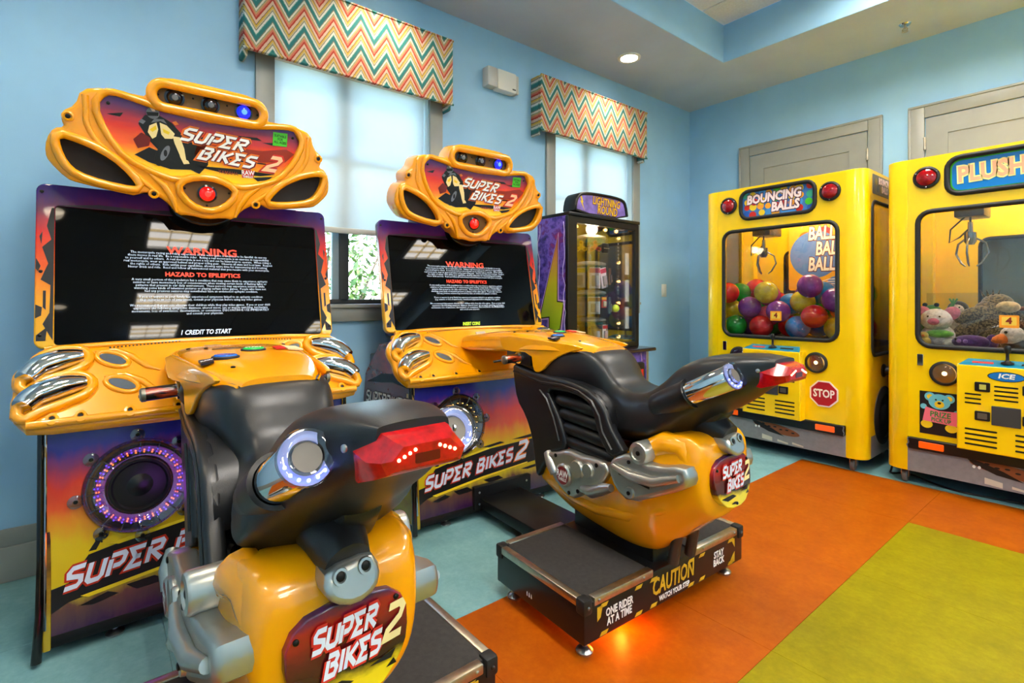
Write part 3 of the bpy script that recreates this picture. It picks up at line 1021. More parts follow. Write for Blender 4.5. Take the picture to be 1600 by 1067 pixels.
    for s_, o_ in ((1, spk), (-1, spl)):
        rim('speaker_rim', grow(o_, .011), .015, yel_m, mq, MQ, .002, 10)
        sk = plate('speaker_grille', grow(o_, .01), mesh_m, mq, lay(MQ, -.028), .01)
        # moulded ridges that run from the horns to the speakers
        tube('shell_ridge', [MQ(s_ * p.x, p.y, -.003) for p in spline([(.39, 1.88, 0), (.388, 1.83, 0), (.385, 1.78, 0), (.355, 1.725, 0), (.30, 1.672, 0), (.235, 1.62, 0), (.18, 1.575, 0)], 4)], .011, yel_m, mq, 8)
        tube('shell_ridge', [MQ(s_ * a, b, -.002) for a, b in ((.20, 1.64), (.15, 1.60), (.12, 1.55), (.105, 1.50))], [.006, .014, .014, .006], yel_m, mq, 8)
        for u, v in ((.437, 1.797), (.183, 1.563)):
            lathe('screw_boss', [(.019, -.006), (.018, .006), (.012, .009), (.009, .004), (0, .004)], yel_m, mq, MQ, s_ * u, v, 0, 16)
            screw(mq, MQ, s_ * u, v, .004, .008)
    ap = plate('marquee_art_panel', grow(art, .01), art_m, root, lay(MQ, -.016), .008)
    A = lay(MQ, -.015)
    for pts, mm in (([(-.05, 1.73), (.05, 1.75), (.2, 1.742), (.3, 1.76), (.335, 1.8), (.30, 1.815), (.2, 1.79), (.05, 1.785), (-.04, 1.775)], M('print_ember', (150, 40, 12), 0.4)),
                    ([(-.06, 1.69), (.1, 1.70), (.26, 1.70), (.2, 1.685), (.05, 1.678)], ink_m), ([(.17, 1.675), (.25, 1.69), (.235, 1.675), (.19, 1.662)], ink_m),
                    ([(.1, 1.835), (.18, 1.842), (.2, 1.832), (.13, 1.828)], ink_m), ([(.2, 1.825), (.26, 1.835), (.25, 1.82)], ink_m), ([(-.33, 1.83), (-.28, 1.845), (-.29, 1.828)], ink_m),
                    ([(-.04, 1.81), (.0, 1.80), (-.0, 1.70), (-.03, 1.66), (-.08, 1.68), (-.1, 1.76)], ink_m),
                    ([(-.03, 1.735), (.27, 1.742), (.27, 1.738), (-.02, 1.728)], ink_m)):
        decal('print_shape', pts, mm, ap, A, .0008)
    # racing bike and rider printed on the left of the panel
    dk_red = M('print_dark_red', (110, 20, 12), 0.4)
    for nm, pts, mm, w in (
        ('printed_shadow', [(-.245, 1.70), (-.2, 1.735), (-.15, 1.72), (-.06, 1.735), (-.02, 1.70), (-.06, 1.672), (-.13, 1.664), (-.2, 1.68)], ink_m, .0011),
        ('printed_body', [(-.235, 1.815), (-.215, 1.85), (-.17, 1.858), (-.13, 1.84), (-.09, 1.80), (-.07, 1.75), (-.075, 1.70), (-.11, 1.69), (-.16, 1.72), (-.2, 1.76)], ink_m, .0016),
        ('printed_knee', [(-.25, 1.755), (-.225, 1.785), (-.195, 1.77), (-.2, 1.74), (-.235, 1.725)], dk_red, .0019),
        ('printed_tyre', [(-.15 + .026 * math.cos(a) + .018 * math.sin(a), 1.722 + .052 * math.sin(a)) for a in [2 * PI * k / 20 for k in range(20)]], ink_m, .0022),
        ('printed_rim', [(-.148 + .012 * math.cos(a) + .01 * math.sin(a), 1.722 + .03 * math.sin(a)) for a in [2 * PI * k / 16 for k in range(16)]], pgrey_m, .0026),
        ('printed_hub', [(-.147 + .006 * math.cos(a), 1.722 + .013 * math.sin(a)) for a in [2 * PI * k / 12 for k in range(12)]], ink_m, .003),
        ('printed_fairing', [(-.205, 1.79), (-.2, 1.815), (-.178, 1.83), (-.172, 1.806), (-.178, 1.778), (-.19, 1.768)], cream_m, .003),
        ('printed_fairing', [(-.168, 1.832), (-.145, 1.826), (-.118, 1.80), (-.125, 1.78), (-.15, 1.776), (-.162, 1.79)], cream_m, .003),
        ('printed_fairing', [(-.125, 1.79), (-.1, 1.79), (-.085, 1.75), (-.078, 1.71), (-.09, 1.70), (-.105, 1.735), (-.118, 1.765)], cream_m, .0032),
        ('printed_fairing', [(-.10, 1.72), (-.085, 1.69), (-.065, 1.695), (-.07, 1.705)], cream_m, .0034),
        ('printed_headlight', [(-.2, 1.80), (-.18, 1.82), (-.177, 1.806), (-.19, 1.793)], pyel_m, .0036),
        ('printed_headlight', [(-.158, 1.812), (-.134, 1.803), (-.138, 1.793), (-.155, 1.798)], pyel_m, .0036),
        ('printed_intake', [(-.172, 1.80), (-.164, 1.80), (-.16, 1.782), (-.172, 1.775)], ink_m, .0038),
        ('printed_windscreen', [(-.195, 1.826), (-.185, 1.843), (-.155, 1.846), (-.145, 1.832), (-.165, 1.838)], pgrey_m, .0036),
        ('printed_mirror', [(-.235, 1.822), (-.225, 1.834), (-.212, 1.828), (-.22, 1.816)], pgrey_m, .0036),
        ('printed_mirror', [(-.128, 1.842), (-.115, 1.848), (-.105, 1.838), (-.118, 1.832)], pora_m, .0036),
        ('printed_helmet', circle(-.19, 1.862, .021, 16), pgrey_m, .0034),
        ('printed_visor', [(-.211, 1.862), (-.172, 1.868), (-.173, 1.855), (-.206, 1.849)], ink_m, .004),
        ('printed_helmet_stripe', [(-.2, 1.88), (-.188, 1.883), (-.182, 1.87), (-.193, 1.869)], pwhite_m, .004)):
        decal(nm, pts, mm, ap, A, w)
    for body_, u, v, h_ in (('SUPER', -.098, 1.786, .043), ('BIKES', -.035, 1.723, .043)):
        logo('title_edge', body_, pora_m, ap, A, h_, u, v, .002, -.035, .5, .3, 1.0, .3)
        logo('title_shadow', body_, M('print_dark_red', (110, 20, 12), 0.4), ap, A, h_, u + .002, v - .002, .0026, -.035, .5, .2, 1.0, .3)
        logo('title', body_, cream_m if False else pwhite_m, ap, A, h_, u, v, .0034, -.035, .5, .125, 1.0, .3)
    logo('title_numeral_edge', '2', pred_m, ap, A, .055, .215, .716 + 1.0, .002, 0, .5, .26)
    logo('title_numeral', '2', M('print_peach', (250, 196, 150), 0.4), ap, A, .055, .215, 1.716, .0034, 0, .5, .14)
    decal('age_sticker', [(.243, 1.822), (.302, 1.826), (.302, 1.882), (.243, 1.878)], pgreen_m, ap, A, .002)
    text('age_sticker_text', 'SUITABLE\nFOR\nALL AGES', ink_m, ap, A, .0145, .2725, 1.852, .003, 0, .0003, 0, .8, thick=0, lead=.9)
    text('maker_mark', 'YAMAHA', M('print_maroon', (150, 60, 20), 0.4), ap, A, .018, .075, 1.680, .002, 0, .0003, thick=0)
    decal('maker_badge', [(.128, 1.668), (.172, 1.675), (.176, 1.7), (.15, 1.708), (.126, 1.697)], pred_m, ap, A, .0016)
    text('maker_badge_text', 'RAW', pwhite_m, ap, A, .026, .15, 1.691, .0024, 0, .0006, .08, .85, thick=0)
    text('maker_badge_text', 'THRILLS', pwhite_m, ap, A, .0125, .15, 1.675, .0024, 0, .0004, .08, .85, thick=0)
    for s in (-1, 1):
        screw(ap, A, s * .325, 1.868, 0, .006)
    bp = plate('light_bar_panel', grow(bar, .01), brown_m, root, lay(MQ, -.012), .008)
    for u in (-.122, 0, .122):
        lathe('lamp_bezel', [(.034, 0), (.034, .004), (.027, .006), (.026, 0)], lamp_dark_m, bp, lay(MQ, -.012), u, 1.933, 0, 24, 40, True)
        lit = u > .1
        lathe('lamp_lens', [(.027, 0), (.025, .01), (.016, .018), (0, .021)], M('blue_lens', (14, 22, 190), 0.08, coat=0.5, emit=(20, 36, 255), strength=0.9) if lit else lamp_dark_m, bp, lay(MQ, -.012), u, 1.933, 0, 24)
        lathe('lamp_core', [(.011, .0195), (.009, .0215), (0, .0222)], blue_core_m if lit else pgrey_m, bp, lay(MQ, -.012), u, 1.933, 0, 14)
    for u in (-.175, -.06, .06, .175):
        screw(bp, lay(MQ, -.012), u, 1.945 if abs(u) < .1 else 1.933, 0, .004)
    ep = plate('lamp_panel', grow(eye, .01), brown_m, root, lay(MQ, -.012), .008)
    lathe('lamp_bezel', [(.036, 0), (.036, .004), (.029, .006), (.028, 0)], lamp_dark_m, ep, lay(MQ, -.012), 0, 1.585, 0, 24, 40, True)
    lathe('lamp_lens', [(.029, 0), (.027, .012), (.016, .021), (0, .024)], M('red_dome', (180, 8, 10), 0.08, coat=0.5, emit=(255, 16, 10), strength=0.7), ep, lay(MQ, -.012), 0, 1.585, 0, 24)
    lathe('lamp_core', [(.012, .0225), (.009, .0245), (0, .0252)], red_core_m, ep, lay(MQ, -.012), 0, 1.585, 0, 14)
    for u, v in ((-.08, 1.597), (.08, 1.597), (0, 1.538)):
        screw(ep, lay(MQ, -.012), u, v, 0, .0045)

    # ---------------- dashboard
    dh = [(0, .988), (.234, .987), (.40, .98), (.522, .973), (.512, .954), (.548, .938), (.574, .911), (.578, .885), (.568, .85), (.575, .82), (.566, .783), (.548, .764), (.525, .741), (.30, .738), (0, .738)]
    dash = plate('dashboard', chaikin(mirror(dh), 1), yel_m, root, DS, .05, .018, (), 4)
    tube('dash_lip', [DS(u, .752, .004) for u in (-.53, -.3, 0, .3, .53)], .014, yel_m, dash, 10)
    tube('dash_ridge', [DS(u, v, -.004) for u, v in ((-.5, .975), (-.3, .983), (0, .984), (.3, .983), (.5, .975))], .012, yel_m, dash, 8)
    for s in (-1, 1):
        up_ = spline([(-.54, .872, 0), (-.512, .902, 0), (-.47, .92, 0), (-.43, .929, 0), (-.395, .934, 0)], 4)
        lo_ = spline([(-.541, .795, 0), (-.512, .822, 0), (-.46, .84, 0), (-.42, .847, 0), (-.385, .85, 0)], 4)
        for nm, line in (('upper', up_), ('lower', lo_)):
            n_ = len(line)
            rr = [.040 * (0.55 + 0.45 * math.sin(PI * min(1, .15 + .85 * k / (n_ - 1)))) for k in range(n_)]
            tube('chrome_pipe', [DS(s * -p.x, p.y, .020) if s > 0 else DS(p.x, p.y, .020) for p in line], rr, chrome_m, dash, 16)
            # yellow collar around each pipe
            L = [(p.x, p.y + rr[i] * .95 + .006) for i, p in enumerate(line)]
            R = [(p.x, p.y - rr[i] * .95 - .006) for i, p in enumerate(line)]
            cir = chaikin([(line[0].x - .018, line[0].y - .012)] + L[1::3] + [(line[-1].x + .02, line[-1].y + .004)] + list(reversed(R[1::3])), 1)
            rim('pipe_housing', [(-s * u if s > 0 else u, v) for u, v in [(a, b) for a, b in cir]] if s < 0 else [(-u, v) for u, v in cir], .017, yel_m, dash, DS, .006, 10)
        for cu_, cv_ in ((-.312, .928), (-.288, .846)):
            ov = [(cu_ + .042 * math.cos(a) * 1.0, cv_ + .018 * math.sin(a) - .3 * .042 * math.cos(a)) for a in [2 * PI * k / 18 for k in range(18)]]
            ov = [(-u if s > 0 else u, v) for u, v in ov]
            rim('slot_rim', grow(ov, .004), .009, yel_m, dash, DS, .002, 8)
            plate('chrome_slot', ov, chrome_m, dash, lay(DS, .004), .006, .002)
            sw = [(cu_ - .05, cv_ + .03), (cu_ + .01, cv_ + .03), (cu_ + .06, cv_ + .005), (cu_ + .10, cv_ - .03), (cu_ + .14, cv_ - .045)]
            tube('dash_ridge', [DS(-u if s > 0 else u, v, .0) for u, v in sw], [.004, .011, .013, .011, .004], yel_m, dash, 8)
        for u in (.47, .40, .27, .13):
            lathe('screw_boss', [(.018, 0), (.016, .006), (.009, .007), (.008, .004), (0, .004)], yel_m, dash, DS, s * u, .758, .01, 14)
            screw(dash, DS, s * u, .758, .013, .0075)
        bm = bmesh.new()
        for k in range(20):
            blob_into(bm, DS(s * (.10 + .0115 * k), .979 - .0006 * k, .0035), (.003, .003, .003), seg=6, rings=4)
        bm_obj('speaker_hole', bm, ink_m, dash)['kind'] = 'stuff'
    plate('card_slot', rrect(-.02, .045, .915, .96, .006), M('slot_plate', (150, 140, 118), 0.35, metal=0.8), dash, lay(DS, .004), .006, .001)

    # ---------------- console over the tank
    def sec(w_, zt, zb, r=.035):
        return [(0, zt), (w_ * .6, zt - .002), (w_ * .9, zt - .012), (w_, zt - .035), (w_ * 1.0, (zt + zb) / 2), (w_ * .98, zb), (0, zb)]
    con = loft('console', [(.58, sec(.15, .955, .88)), (.68, sec(.158, .965, .88)), (.85, sec(.166, .985, .89)), (1.0, sec(.168, .996, .90)), (1.15, sec(.172, .996, .91)), (1.28, sec(.165, .986, .92)), (1.38, sec(.148, .974, .925)), (1.47, sec(.122, .962, .925)), (1.53, sec(.095, .953, .925))], yel_m, root, 4, 3)
    for s in (-1, 1):
        plate('console_flange', chaikin([(1.0, .985), (1.02, .92), (1.06, .905), (1.215, .912), (1.228, .838), (1.25, .825), (1.285, .838), (1.343, .892), (1.43, .93), (1.515, .948), (1.47, .962), (1.3, .97)], 1), yel_m, con, lambda u, v, k, s=s: Vector((u, s * (.197 - .11 * (u - 1.0) + k), v)), .014, .004)
        box('grip_recess', 1.03, 1.21, s * .13, s * .172, .85, .91, bike_in_m, con, .004)
        g = tube('handle_grip', [(1.13, s * .15, .884), (1.135, s * .262, .878)], .0195, M('flame_grip', (30, 12, 8), 0.3) if 'flame_grip' not in MATS else MATS['flame_grip'], root, 16)
        lathe('grip_collar', [(.019, 0), (.027, 0), (.027, .012), (.019, .012)], chrome_m, g, axis_fn((1.13, s * .168, .883), (0, s, -.05)), 0, 0, 0, 20, 40, True)
        lathe('grip_cap', [(0, -.004), (.0198, -.004), (.0198, .006), (.014, .010), (0, .010)], M('grip_cap_steel', (130, 124, 112), 0.3, metal=0.8), g, axis_fn((1.135, s * .258, .878), (0, s, -.05)), 0, 0, 0, 18)
        tube('brake_lever', [(1.10, s * .17, .875), (1.07, s * .2, .87), (1.055, s * .265, .862)], [.005, .006, .005], black_m, g, 8)
    def T(u, v, w):
        zt = .997 - .09 * max(0, u - 1.18) - .3 * max(0, abs(v) - .12) * .6
        return Vector((u, v, zt + w))
    def oval(cx, cy, a, b, rot, n=20):
        return [(cx + a * math.cos(t) * math.cos(rot) - b * math.sin(t) * math.sin(rot), cy + a * math.cos(t) * math.sin(rot) + b * math.sin(t) * math.cos(rot)) for t in [2 * PI * k / n for k in range(n)]]
    for (cx, cy, mm, nm) in ((1.29, -.08, M('button_blue', (10, 96, 190), 0.2, coat=.5), 'view_button'), (1.20, .012, M('button_green', (20, 150, 50), 0.2, coat=.5, emit=(30, 200, 70), strength=.25), 'start_button')):
        plate('button_ring', oval(cx, cy, .024, .036, .0), rubber_m, con, lay(T, .003), .012, .003)
        plate(nm, oval(cx, cy, .018, .03, .0), mm, con, lay(T, .007), .012, .004)
    text('start_text', 'START', pwhite_m, con, lambda u, v, k: T(1.20 - v, u + .012, k), .016, 0, 0, .0074, 0, .0004, 0, 1, thick=0)
    plate('gauge_lens', oval(1.14, -.03, .016, .06, .0), M('gauge_brown', (120, 84, 40), 0.12, coat=.6), con, lay(T, .002), .006, .001)
    plate('maker_badge', [(1.30, -.148), (1.35, -.148), (1.348, -.118), (1.308, -.114)], ink_m, con, lay(T, .002), .006)
    text('maker_badge_text', 'RAW', pwhite_m, con, lambda u, v, k: T(1.327 - v, u - .132, k), .016, 0, 0, .0025, 0, .0006, 0, .8, thick=0)
    plate('coin_plate', [(1.17, .10), (1.23, .105), (1.23, .15), (1.17, .145)], M('plate_cream', (220, 196, 150), 0.4), con, lay(T, .004), .006, .001)
    plate('instruction_sticker', [(1.18, .07), (1.22, .072), (1.22, .1), (1.18, .098)], pred_m, con, lay(T, .004), .004)
    for x, y in ((1.05, -.14), (1.05, .14), (1.1, -.1), (1.44, -.09)):
        screw(con, T, x, y, .0, .006)
    lathe('flange_screw_boss', [(.014, 0), (.012, .006), (0, .006)], yel_m, con, side(-1, .125), 1.40, .925, .012, 14)

    # ---------------- bike body
    st = [(1.10, [(0, .90), (.09, .895), (.14, .87), (.146, .80), (.14, .72), (.10, .66), (0, .65)]),
          (1.28, [(0, .935), (.10, .93), (.142, .905), (.150, .81), (.13, .72), (.10, .64), (0, .62)]),
          (1.42, [(0, .947), (.10, .944), (.142, .922), (.148, .84), (.115, .74), (.10, .64), (0, .6)]),
          (1.52, [(0, .942), (.09, .938), (.13, .915), (.137, .84), (.105, .74), (.10, .64), (0, .6)]),
          (1.585, [(0, .90), (.075, .895), (.112, .87), (.122, .80), (.11, .72), (.11, .64), (0, .6)]),
          (1.63, [(0, .838), (.06, .836), (.095, .822), (.115, .77), (.12, .70), (.12, .64), (0, .6)]),
          (1.70, [(0, .803), (.065, .803), (.10, .80), (.13, .76), (.14, .70), (.13, .65), (0, .61)]),
          (1.79, [(0, .806), (.08, .81), (.118, .806), (.15, .77), (.16, .71), (.14, .665), (0, .62)]),
          (1.86, [(0, .862), (.075, .859), (.112, .84), (.148, .79), (.166, .73), (.145, .68), (0, .64)]),
          (1.93, [(0, .928), (.075, .92), (.112, .895), (.14, .84), (.158, .775), (.135, .72), (0, .675)]),
          (2.02, [(0, .962), (.075, .957), (.112, .935), (.13, .89), (.13, .83), (.108, .785), (0, .75)]),
          (2.12, [(0, .975), (.072, .971), (.104, .953), (.114, .92), (.108, .87), (.085, .84), (0, .815)]),
          (2.19, [(0, .976), (.06, .972), (.082, .958), (.084, .935), (.08, .905), (.062, .885), (0, .87)]),
          (2.235, [(0, .971), (.05, .968), (.06, .960), (.06, .94), (.058, .92), (.05, .905), (0, .898)])]
    seat = loft('bike_body', st, bike_m, root, 4, 4)
    hexs = [(2.165, .05, .960, .072, .932, .066, .884), (2.20, .054, .9635, .080, .929, .074, .882), (2.245, .053, .957, .080, .924, .068, .897), (2.268, .047, .951, .069, .926, .060, .907), (2.275, .038, .945, .055, .928, .048, .914)]
    vs, fs = [], []
    for x, a, za, b, zb, c, zc in hexs:
        vs += [(x, -a, za), (x, a, za), (x, b, zb), (x, c, zc), (x, -c, zc), (x, -b, zb)]
    for i in range(len(hexs) - 1):
        for j in range(6):
            fs.append((6 * i + j, 6 * i + (j + 1) % 6, 6 * i + 6 + (j + 1) % 6, 6 * i + 6 + j))
    fs += [tuple(range(6)), tuple(6 * (len(hexs) - 1) + j for j in range(6))]
    tail = obj('tail_light', vs, fs, red_lens_m, root, 28)
    for s in (-1, 1):
        for k in range(4):
            blob('tail_led', (2.2755, s * (.020 + .0085 * k), .938 - .0035 * k), (.0025, .0025, .0025), M('tail_led_lit', (255, 190, 150), 0.3, emit=(255, 170, 120), strength=9), tail, seg=8, rings=6)
        screw(tail, axis_fn((2.20, s * .093, .936), (.3, s, 0)), 0, 0, .0, .006, bright_screw_m)
    plate('tail_plate', rrect(-.02, .02, .918, .932, .002), M('lens_dark_red', (90, 4, 8), 0.15), tail, front_x(2.2762), .004)
    # keel below the tail
    loft('tail_keel', [(1.74, [(0, .66), (.05, .655), (.07, .62), (.07, .59), (.06, .56), (.03, .55), (0, .55)]), (1.88, [(0, .72), (.05, .715), (.062, .68), (.062, .65), (.055, .625), (.03, .612), (0, .61)]), (1.98, [(0, .78), (.04, .775), (.052, .75), (.052, .72), (.045, .70), (.025, .692), (0, .69)]), (2.05, [(0, .80), (.03, .798), (.035, .785), (.035, .775), (.03, .765), (.015, .76), (0, .76)])], bike_m, root, 3, 3)
    tube('keel_stub', [(1.86, 0, .735), (1.95, 0, .728), (2.02, 0, .71), (2.055, 0, .695)], [.06, .058, .05, .04], bike_m, root, 18)
    loft('tail_stay', [(1.82, [(0, .66), (.04, .66), (.055, .65), (.055, .6), (.055, .57), (.04, .56), (0, .56)]), (1.93, [(0, .72), (.03, .72), (.04, .70), (.04, .65), (.04, .62), (.03, .61), (0, .61)]), (1.99, [(0, .75), (.02, .748), (.03, .735), (.032, .71), (.032, .69), (.025, .68), (0, .678)])], bike_m, root, 3, 3)
    for s in (-1, 1):
        d = Vector((.895, 0, .447))
        o = Vector((1.855, s * .128, .772))
        ex = lathe('exhaust_housing', [(0, 0), (.034, .0), (.044, .012), (.0465, .06), (.0465, .155), (.0405, .158), (.0405, .10), (0, .10)], bike_m, root, axis_fn(o, d), 0, 0, 0, 28)
        lathe('housing_rim', [(.0405, .15), (.049, .15), (.049, .16), (.0405, .16)], black_m, ex, axis_fn(o, d), 0, 0, 0, 28, 40, True)
        lathe('exhaust_pipe', [(0, .1), (.0385, .1), (.0385, .315), (.035, .32), (0, .32)], chrome_m, ex, axis_fn(o, d), 0, 0, 0, 32)
        ln = lathe('exhaust_lens', [(.022, .318), (.0235, .334), (.031, .339), (.040, .337), (.0435, .328), (.0425, .318)], clear_m, root, axis_fn(o, d), 0, 0, 0, 36, 50, True)
        lathe('lens_ring', [(.026, .3205), (.04, .3205), (.04, .3225), (.026, .3225)], M('lens_glow', (176, 190, 235), 0.3, emit=(150, 165, 255), strength=.06), ln, axis_fn(o, d), 0, 0, 0, 30, 40, True)
        lathe('lens_core', [(0, .3225), (.021, .3225), (.022, .328), (0, .328)], M('lens_core_grey', (112, 106, 98), 0.4), ln, axis_fn(o, d), 0, 0, 0, 24)
        f_ = axis_fn(o, d)
        for k in range(6):
            a = 3.4 + .42 * k
            p = f_(.033 * math.cos(a), .033 * math.sin(a), .3245)
            blob('lens_led', p, (.003, .003, .003), ice_core_m, ln, seg=8, rings=5)
        lathe('body_bolt', [(.014, 0), (.014, .004), (.009, .006), (.008, .002), (0, .002)], black_m, seat, axis_fn((1.885, s * .148, .80), (.1, s, .25)), 0, 0, 0, 14)
        # side fairing: ribbon that arches from the nose down to the engine, with its front panel
        fo = [(1.125, .862), (1.20, .85), (1.338, .83), (1.46, .83), (1.55, .82), (1.64, .798), (1.70, .755), (1.728, .69), (1.765, .648), (1.80, .61), (1.73, .575), (1.68, .63), (1.655, .685), (1.638, .742), (1.575, .776), (1.47, .782), (1.37, .772), (1.415, .72), (1.47, .637), (1.498, .555), (1.41, .525), (1.34, .44), (1.305, .385), (1.285, .472), (1.27, .552), (1.225, .636), (1.155, .698), (1.13, .80)]
        def FS(u, v, k, s=s):
            y = .166 + .055 * (u - 1.2)
            return Vector((u - 1.1 * (.22 - y), s * (y + k), 1.15 - (1.15 - v) * (1 + .62 * (.22 - y))))
        fa = plate('side_fairing', chaikin(fo, 1), bike_m, root, FS, .04, .012, (), 3)
        tube('fairing_crease', [FS(u, v, .001) for u, v in ((1.14, .825), (1.338, .80), (1.47, .806), (1.57, .795), (1.64, .768), (1.678, .72), (1.695, .665), (1.74, .61))], .006, bike_m, fa, 6)
        tube('fairing_crease', [FS(u, v, .001) for u, v in ((1.33, .765), (1.375, .735), (1.42, .665), (1.455, .58))], .006, bike_m, fa, 6)
        # ledge that joins the ribbon to the tank
        vs, fs = [], []
        Lp = [(1.125, .862), (1.20, .85), (1.338, .832), (1.46, .832), (1.55, .822), (1.64, .80), (1.70, .757), (1.728, .70)]
        for i, (a, b) in enumerate(Lp):
            p = FS(a, b, -.02)
            vs += [p + Vector((0, 0, -.004)), Vector((p.x - .02, s * .09, p.z + .008)), Vector((p.x - .02, s * .09, p.z - .03)), p + Vector((0, 0, -.035))]
        for i in range(len(Lp) - 1):
            for j in range(4):
                fs.append((4 * i + j, 4 * i + (j + 1) % 4, 4 * i + 4 + (j + 1) % 4, 4 * i + 4 + j))
        fs += [(0, 1, 2, 3), tuple(4 * (len(Lp) - 1) + j for j in range(4))]
        obj('fairing_ledge', vs, fs, bike_m, fa, 50)
        box('intake_back', 1.28, 1.66, s * .08, s * .11, .56, .79, bike_in_m, root, .01)
        for k, (xa, xb, z) in enumerate(((1.45, 1.66, .742), (1.47, 1.665, .69), (1.485, 1.69, .635), (1.49, 1.72, .582))):
            tube('intake_rib', [(xa - .09, s * .13, z - .012), (xa - .075, s * .14, z - .016), (xa - .055, s * .144, z - .016), (xb - .05, s * .144, z - .028), (xb - .02, s * .13, z - .032)], [.012, .024, .027, .027, .012], bike_in_m, root, 12)

    # ---------------- engine
    es = [(1.245, [(0, .405), (.08, .405), (.12, .395), (.135, .38), (.12, .345), (.06, .32), (0, .315)]),
          (1.30, [(0, .48), (.10, .48), (.142, .465), (.15, .41), (.138, .345), (.07, .285), (0, .275)]),
          (1.40, [(0, .52), (.11, .52), (.15, .51), (.158, .435), (.148, .335), (.08, .255), (0, .24)]),
          (1.55, [(0, .535), (.12, .535), (.156, .525), (.163, .45), (.153, .335), (.08, .235), (0, .22)]),
          (1.70, [(0, .57), (.12, .57), (.16, .555), (.167, .465), (.157, .345), (.08, .23), (0, .215)]),
          (1.81, [(0, .645), (.12, .645), (.163, .625), (.17, .5), (.16, .37), (.08, .252), (0, .238)]),
          (1.90, [(0, .69), (.115, .69), (.158, .675), (.166, .55), (.152, .43), (.08, .325), (0, .31)]),
          (1.99, [(0, .70), (.11, .70), (.15, .685), (.158, .58), (.142, .475), (.08, .405), (0, .39)]),
          (2.035, [(0, .68), (.10, .677), (.134, .66), (.142, .575), (.126, .49), (.075, .44), (0, .425)]),
          (2.05, [(0, .65), (.07, .648), (.10, .635), (.108, .57), (.095, .50), (.055, .462), (0, .455)])]
    eng = loft('engine_shell', es, yel_m, root, 4, 4)
    for s in (-1, 1):
        fnS = lambda u, v, k, s=s: Vector((u - 1.1 * .055, s * (.197 + k), 1.15 - (1.15 - v) * (1 + .62 * .055)))
        # yellow shoulder bulge above the casing
        loft_pts = [(1.79, .56), (1.84, .635), (1.91, .672), (1.97, .672), (2.01, .60)]
        tube('shell_shoulder', [(a, s * (.135 - .12 * max(0, a - 1.9)), b - .012) for a, b in loft_pts], [.03, .04, .044, .04, .03], yel_m, eng, 12)
        tube('shell_skirt', [(1.29, s * .125, .38), (1.45, s * .136, .345), (1.6, s * .14, .345), (1.75, s * .142, .37), (1.88, s * .136, .43), (1.97, s * .12, .48)], [.02, .027, .03, .028, .025, .02], yel_m, eng, 10)
        fc = plate('crankcase_cover', grow(chaikin([(1.405, .515), (1.43, .466), (1.483, .421), (1.557, .393), (1.604, .415), (1.638, .455), (1.713, .485), (1.755, .553), (1.671, .555), (1.604, .548), (1.532, .556), (1.47, .53)], 1), .011), silver_m, root, fnS, .06, .016, (), 3)
        for (x, z, r_) in ((1.523, .466, .045), (1.6, .507, .036), (1.66, .52, .028)):
            lathe('casing_boss', [(r_, -.01), (r_, .006), (r_ * .86, .012), (r_ * .8, .012), (0, .010)], silver_m, fc, fnS, x, z, 0, 24)
        tube('casing_pipe', [fnS(1.40, .52, -.02), fnS(1.435, .49, -.006), fnS(1.46, .455, -.005)], [.02, .024, .02], silver_m, fc, 12)
        tube('casing_pipe', [fnS(1.62, .44, -.006), fnS(1.68, .445, .002), fnS(1.74, .475, .004), fnS(1.78, .49, .006)], [.014, .022, .022, .014], silver_m, fc, 12)
        for x, z in ((1.47, .53), (1.55, .405), (1.70, .548), (1.60, .425)):
            screw(fc, fnS, x, z, .001, .008)
        lathe('maker_badge', [(.034, .011), (.034, .0125), (0, .0125)], M('badge_maroon', (120, 20, 26), 0.35), fc, fnS, 1.523, .466, 0, 24)
        text('maker_badge_text', 'RAW', pwhite_m, fc, (lambda u, v, k, s=s: fnS(1.523 + u, .466 + v, k)) if s < 0 else (lambda u, v, k: fnS(1.523 - u, .466 + v, k)), .036, 0, .006, .0132, 0, .001, 0, .8, thick=0)
        text('maker_badge_text', 'THRILLS', pwhite_m, fc, (lambda u, v, k, s=s: fnS(1.523 + u, .466 + v, k)) if s < 0 else (lambda u, v, k: fnS(1.523 - u, .466 + v, k)), .016, 0, -.015, .0132, 0, .0005, 0, .85, thick=0)
        rc = plate('gearbox_cover', grow(chaikin([(1.758, .553), (1.775, .585), (1.84, .615), (1.905, .597), (1.957, .596), (2.05, .622), (2.062, .595), (2.055, .572), (1.957, .522), (1.842, .467), (1.787, .494)], 1), .011), silver_m, root, lambda u, v, k, s=s: Vector((u - 1.1 * .034, s * (.216 - .05 * (u - 1.75) + k), 1.15 - (1.15 - v) * (1 + .62 * .034))), .07, .016, (), 3)
        fR = lambda u, v, k, s=s: Vector((u - 1.1 * .034, s * (.216 - .05 * (u - 1.75) + k), 1.15 - (1.15 - v) * (1 + .62 * .034)))
        lathe('clutch_cylinder', [(.038, -.08), (.038, .0), (.034, .006), (.024, .008), (.022, .003), (0, .003)], silver_m, rc, fR, 1.885, .636, 0, 26)
        screw(rc, fR, 1.885, .636, .003, .008)
        tube('casing_pipe', [fR(1.78, .57, .004), fR(1.86, .555, .010), fR(1.95, .558, .008), fR(2.04, .592, .002)], [.01, .017, .017, .012], silver_m, rc, 12)
        lathe('casing_boss', [(.02, 0), (.018, .008), (0, .008)], silver_m, rc, fR, 1.85, .495, 0, 18)
        decal('casing_slot', [(1.80, .545), (1.805, .556), (1.93, .538), (1.93, .528)], ink_m, rc, fR, .0015)
        for x, z in ((1.85, .495), (1.845, .597)):
            screw(rc, fR, x, z, .009 if x != 1.845 else .001, .007)
    def RP(u, v, w):
        return Vector((2.074 - .10 * (v - .56) - .5 * u * u + w, u, v))
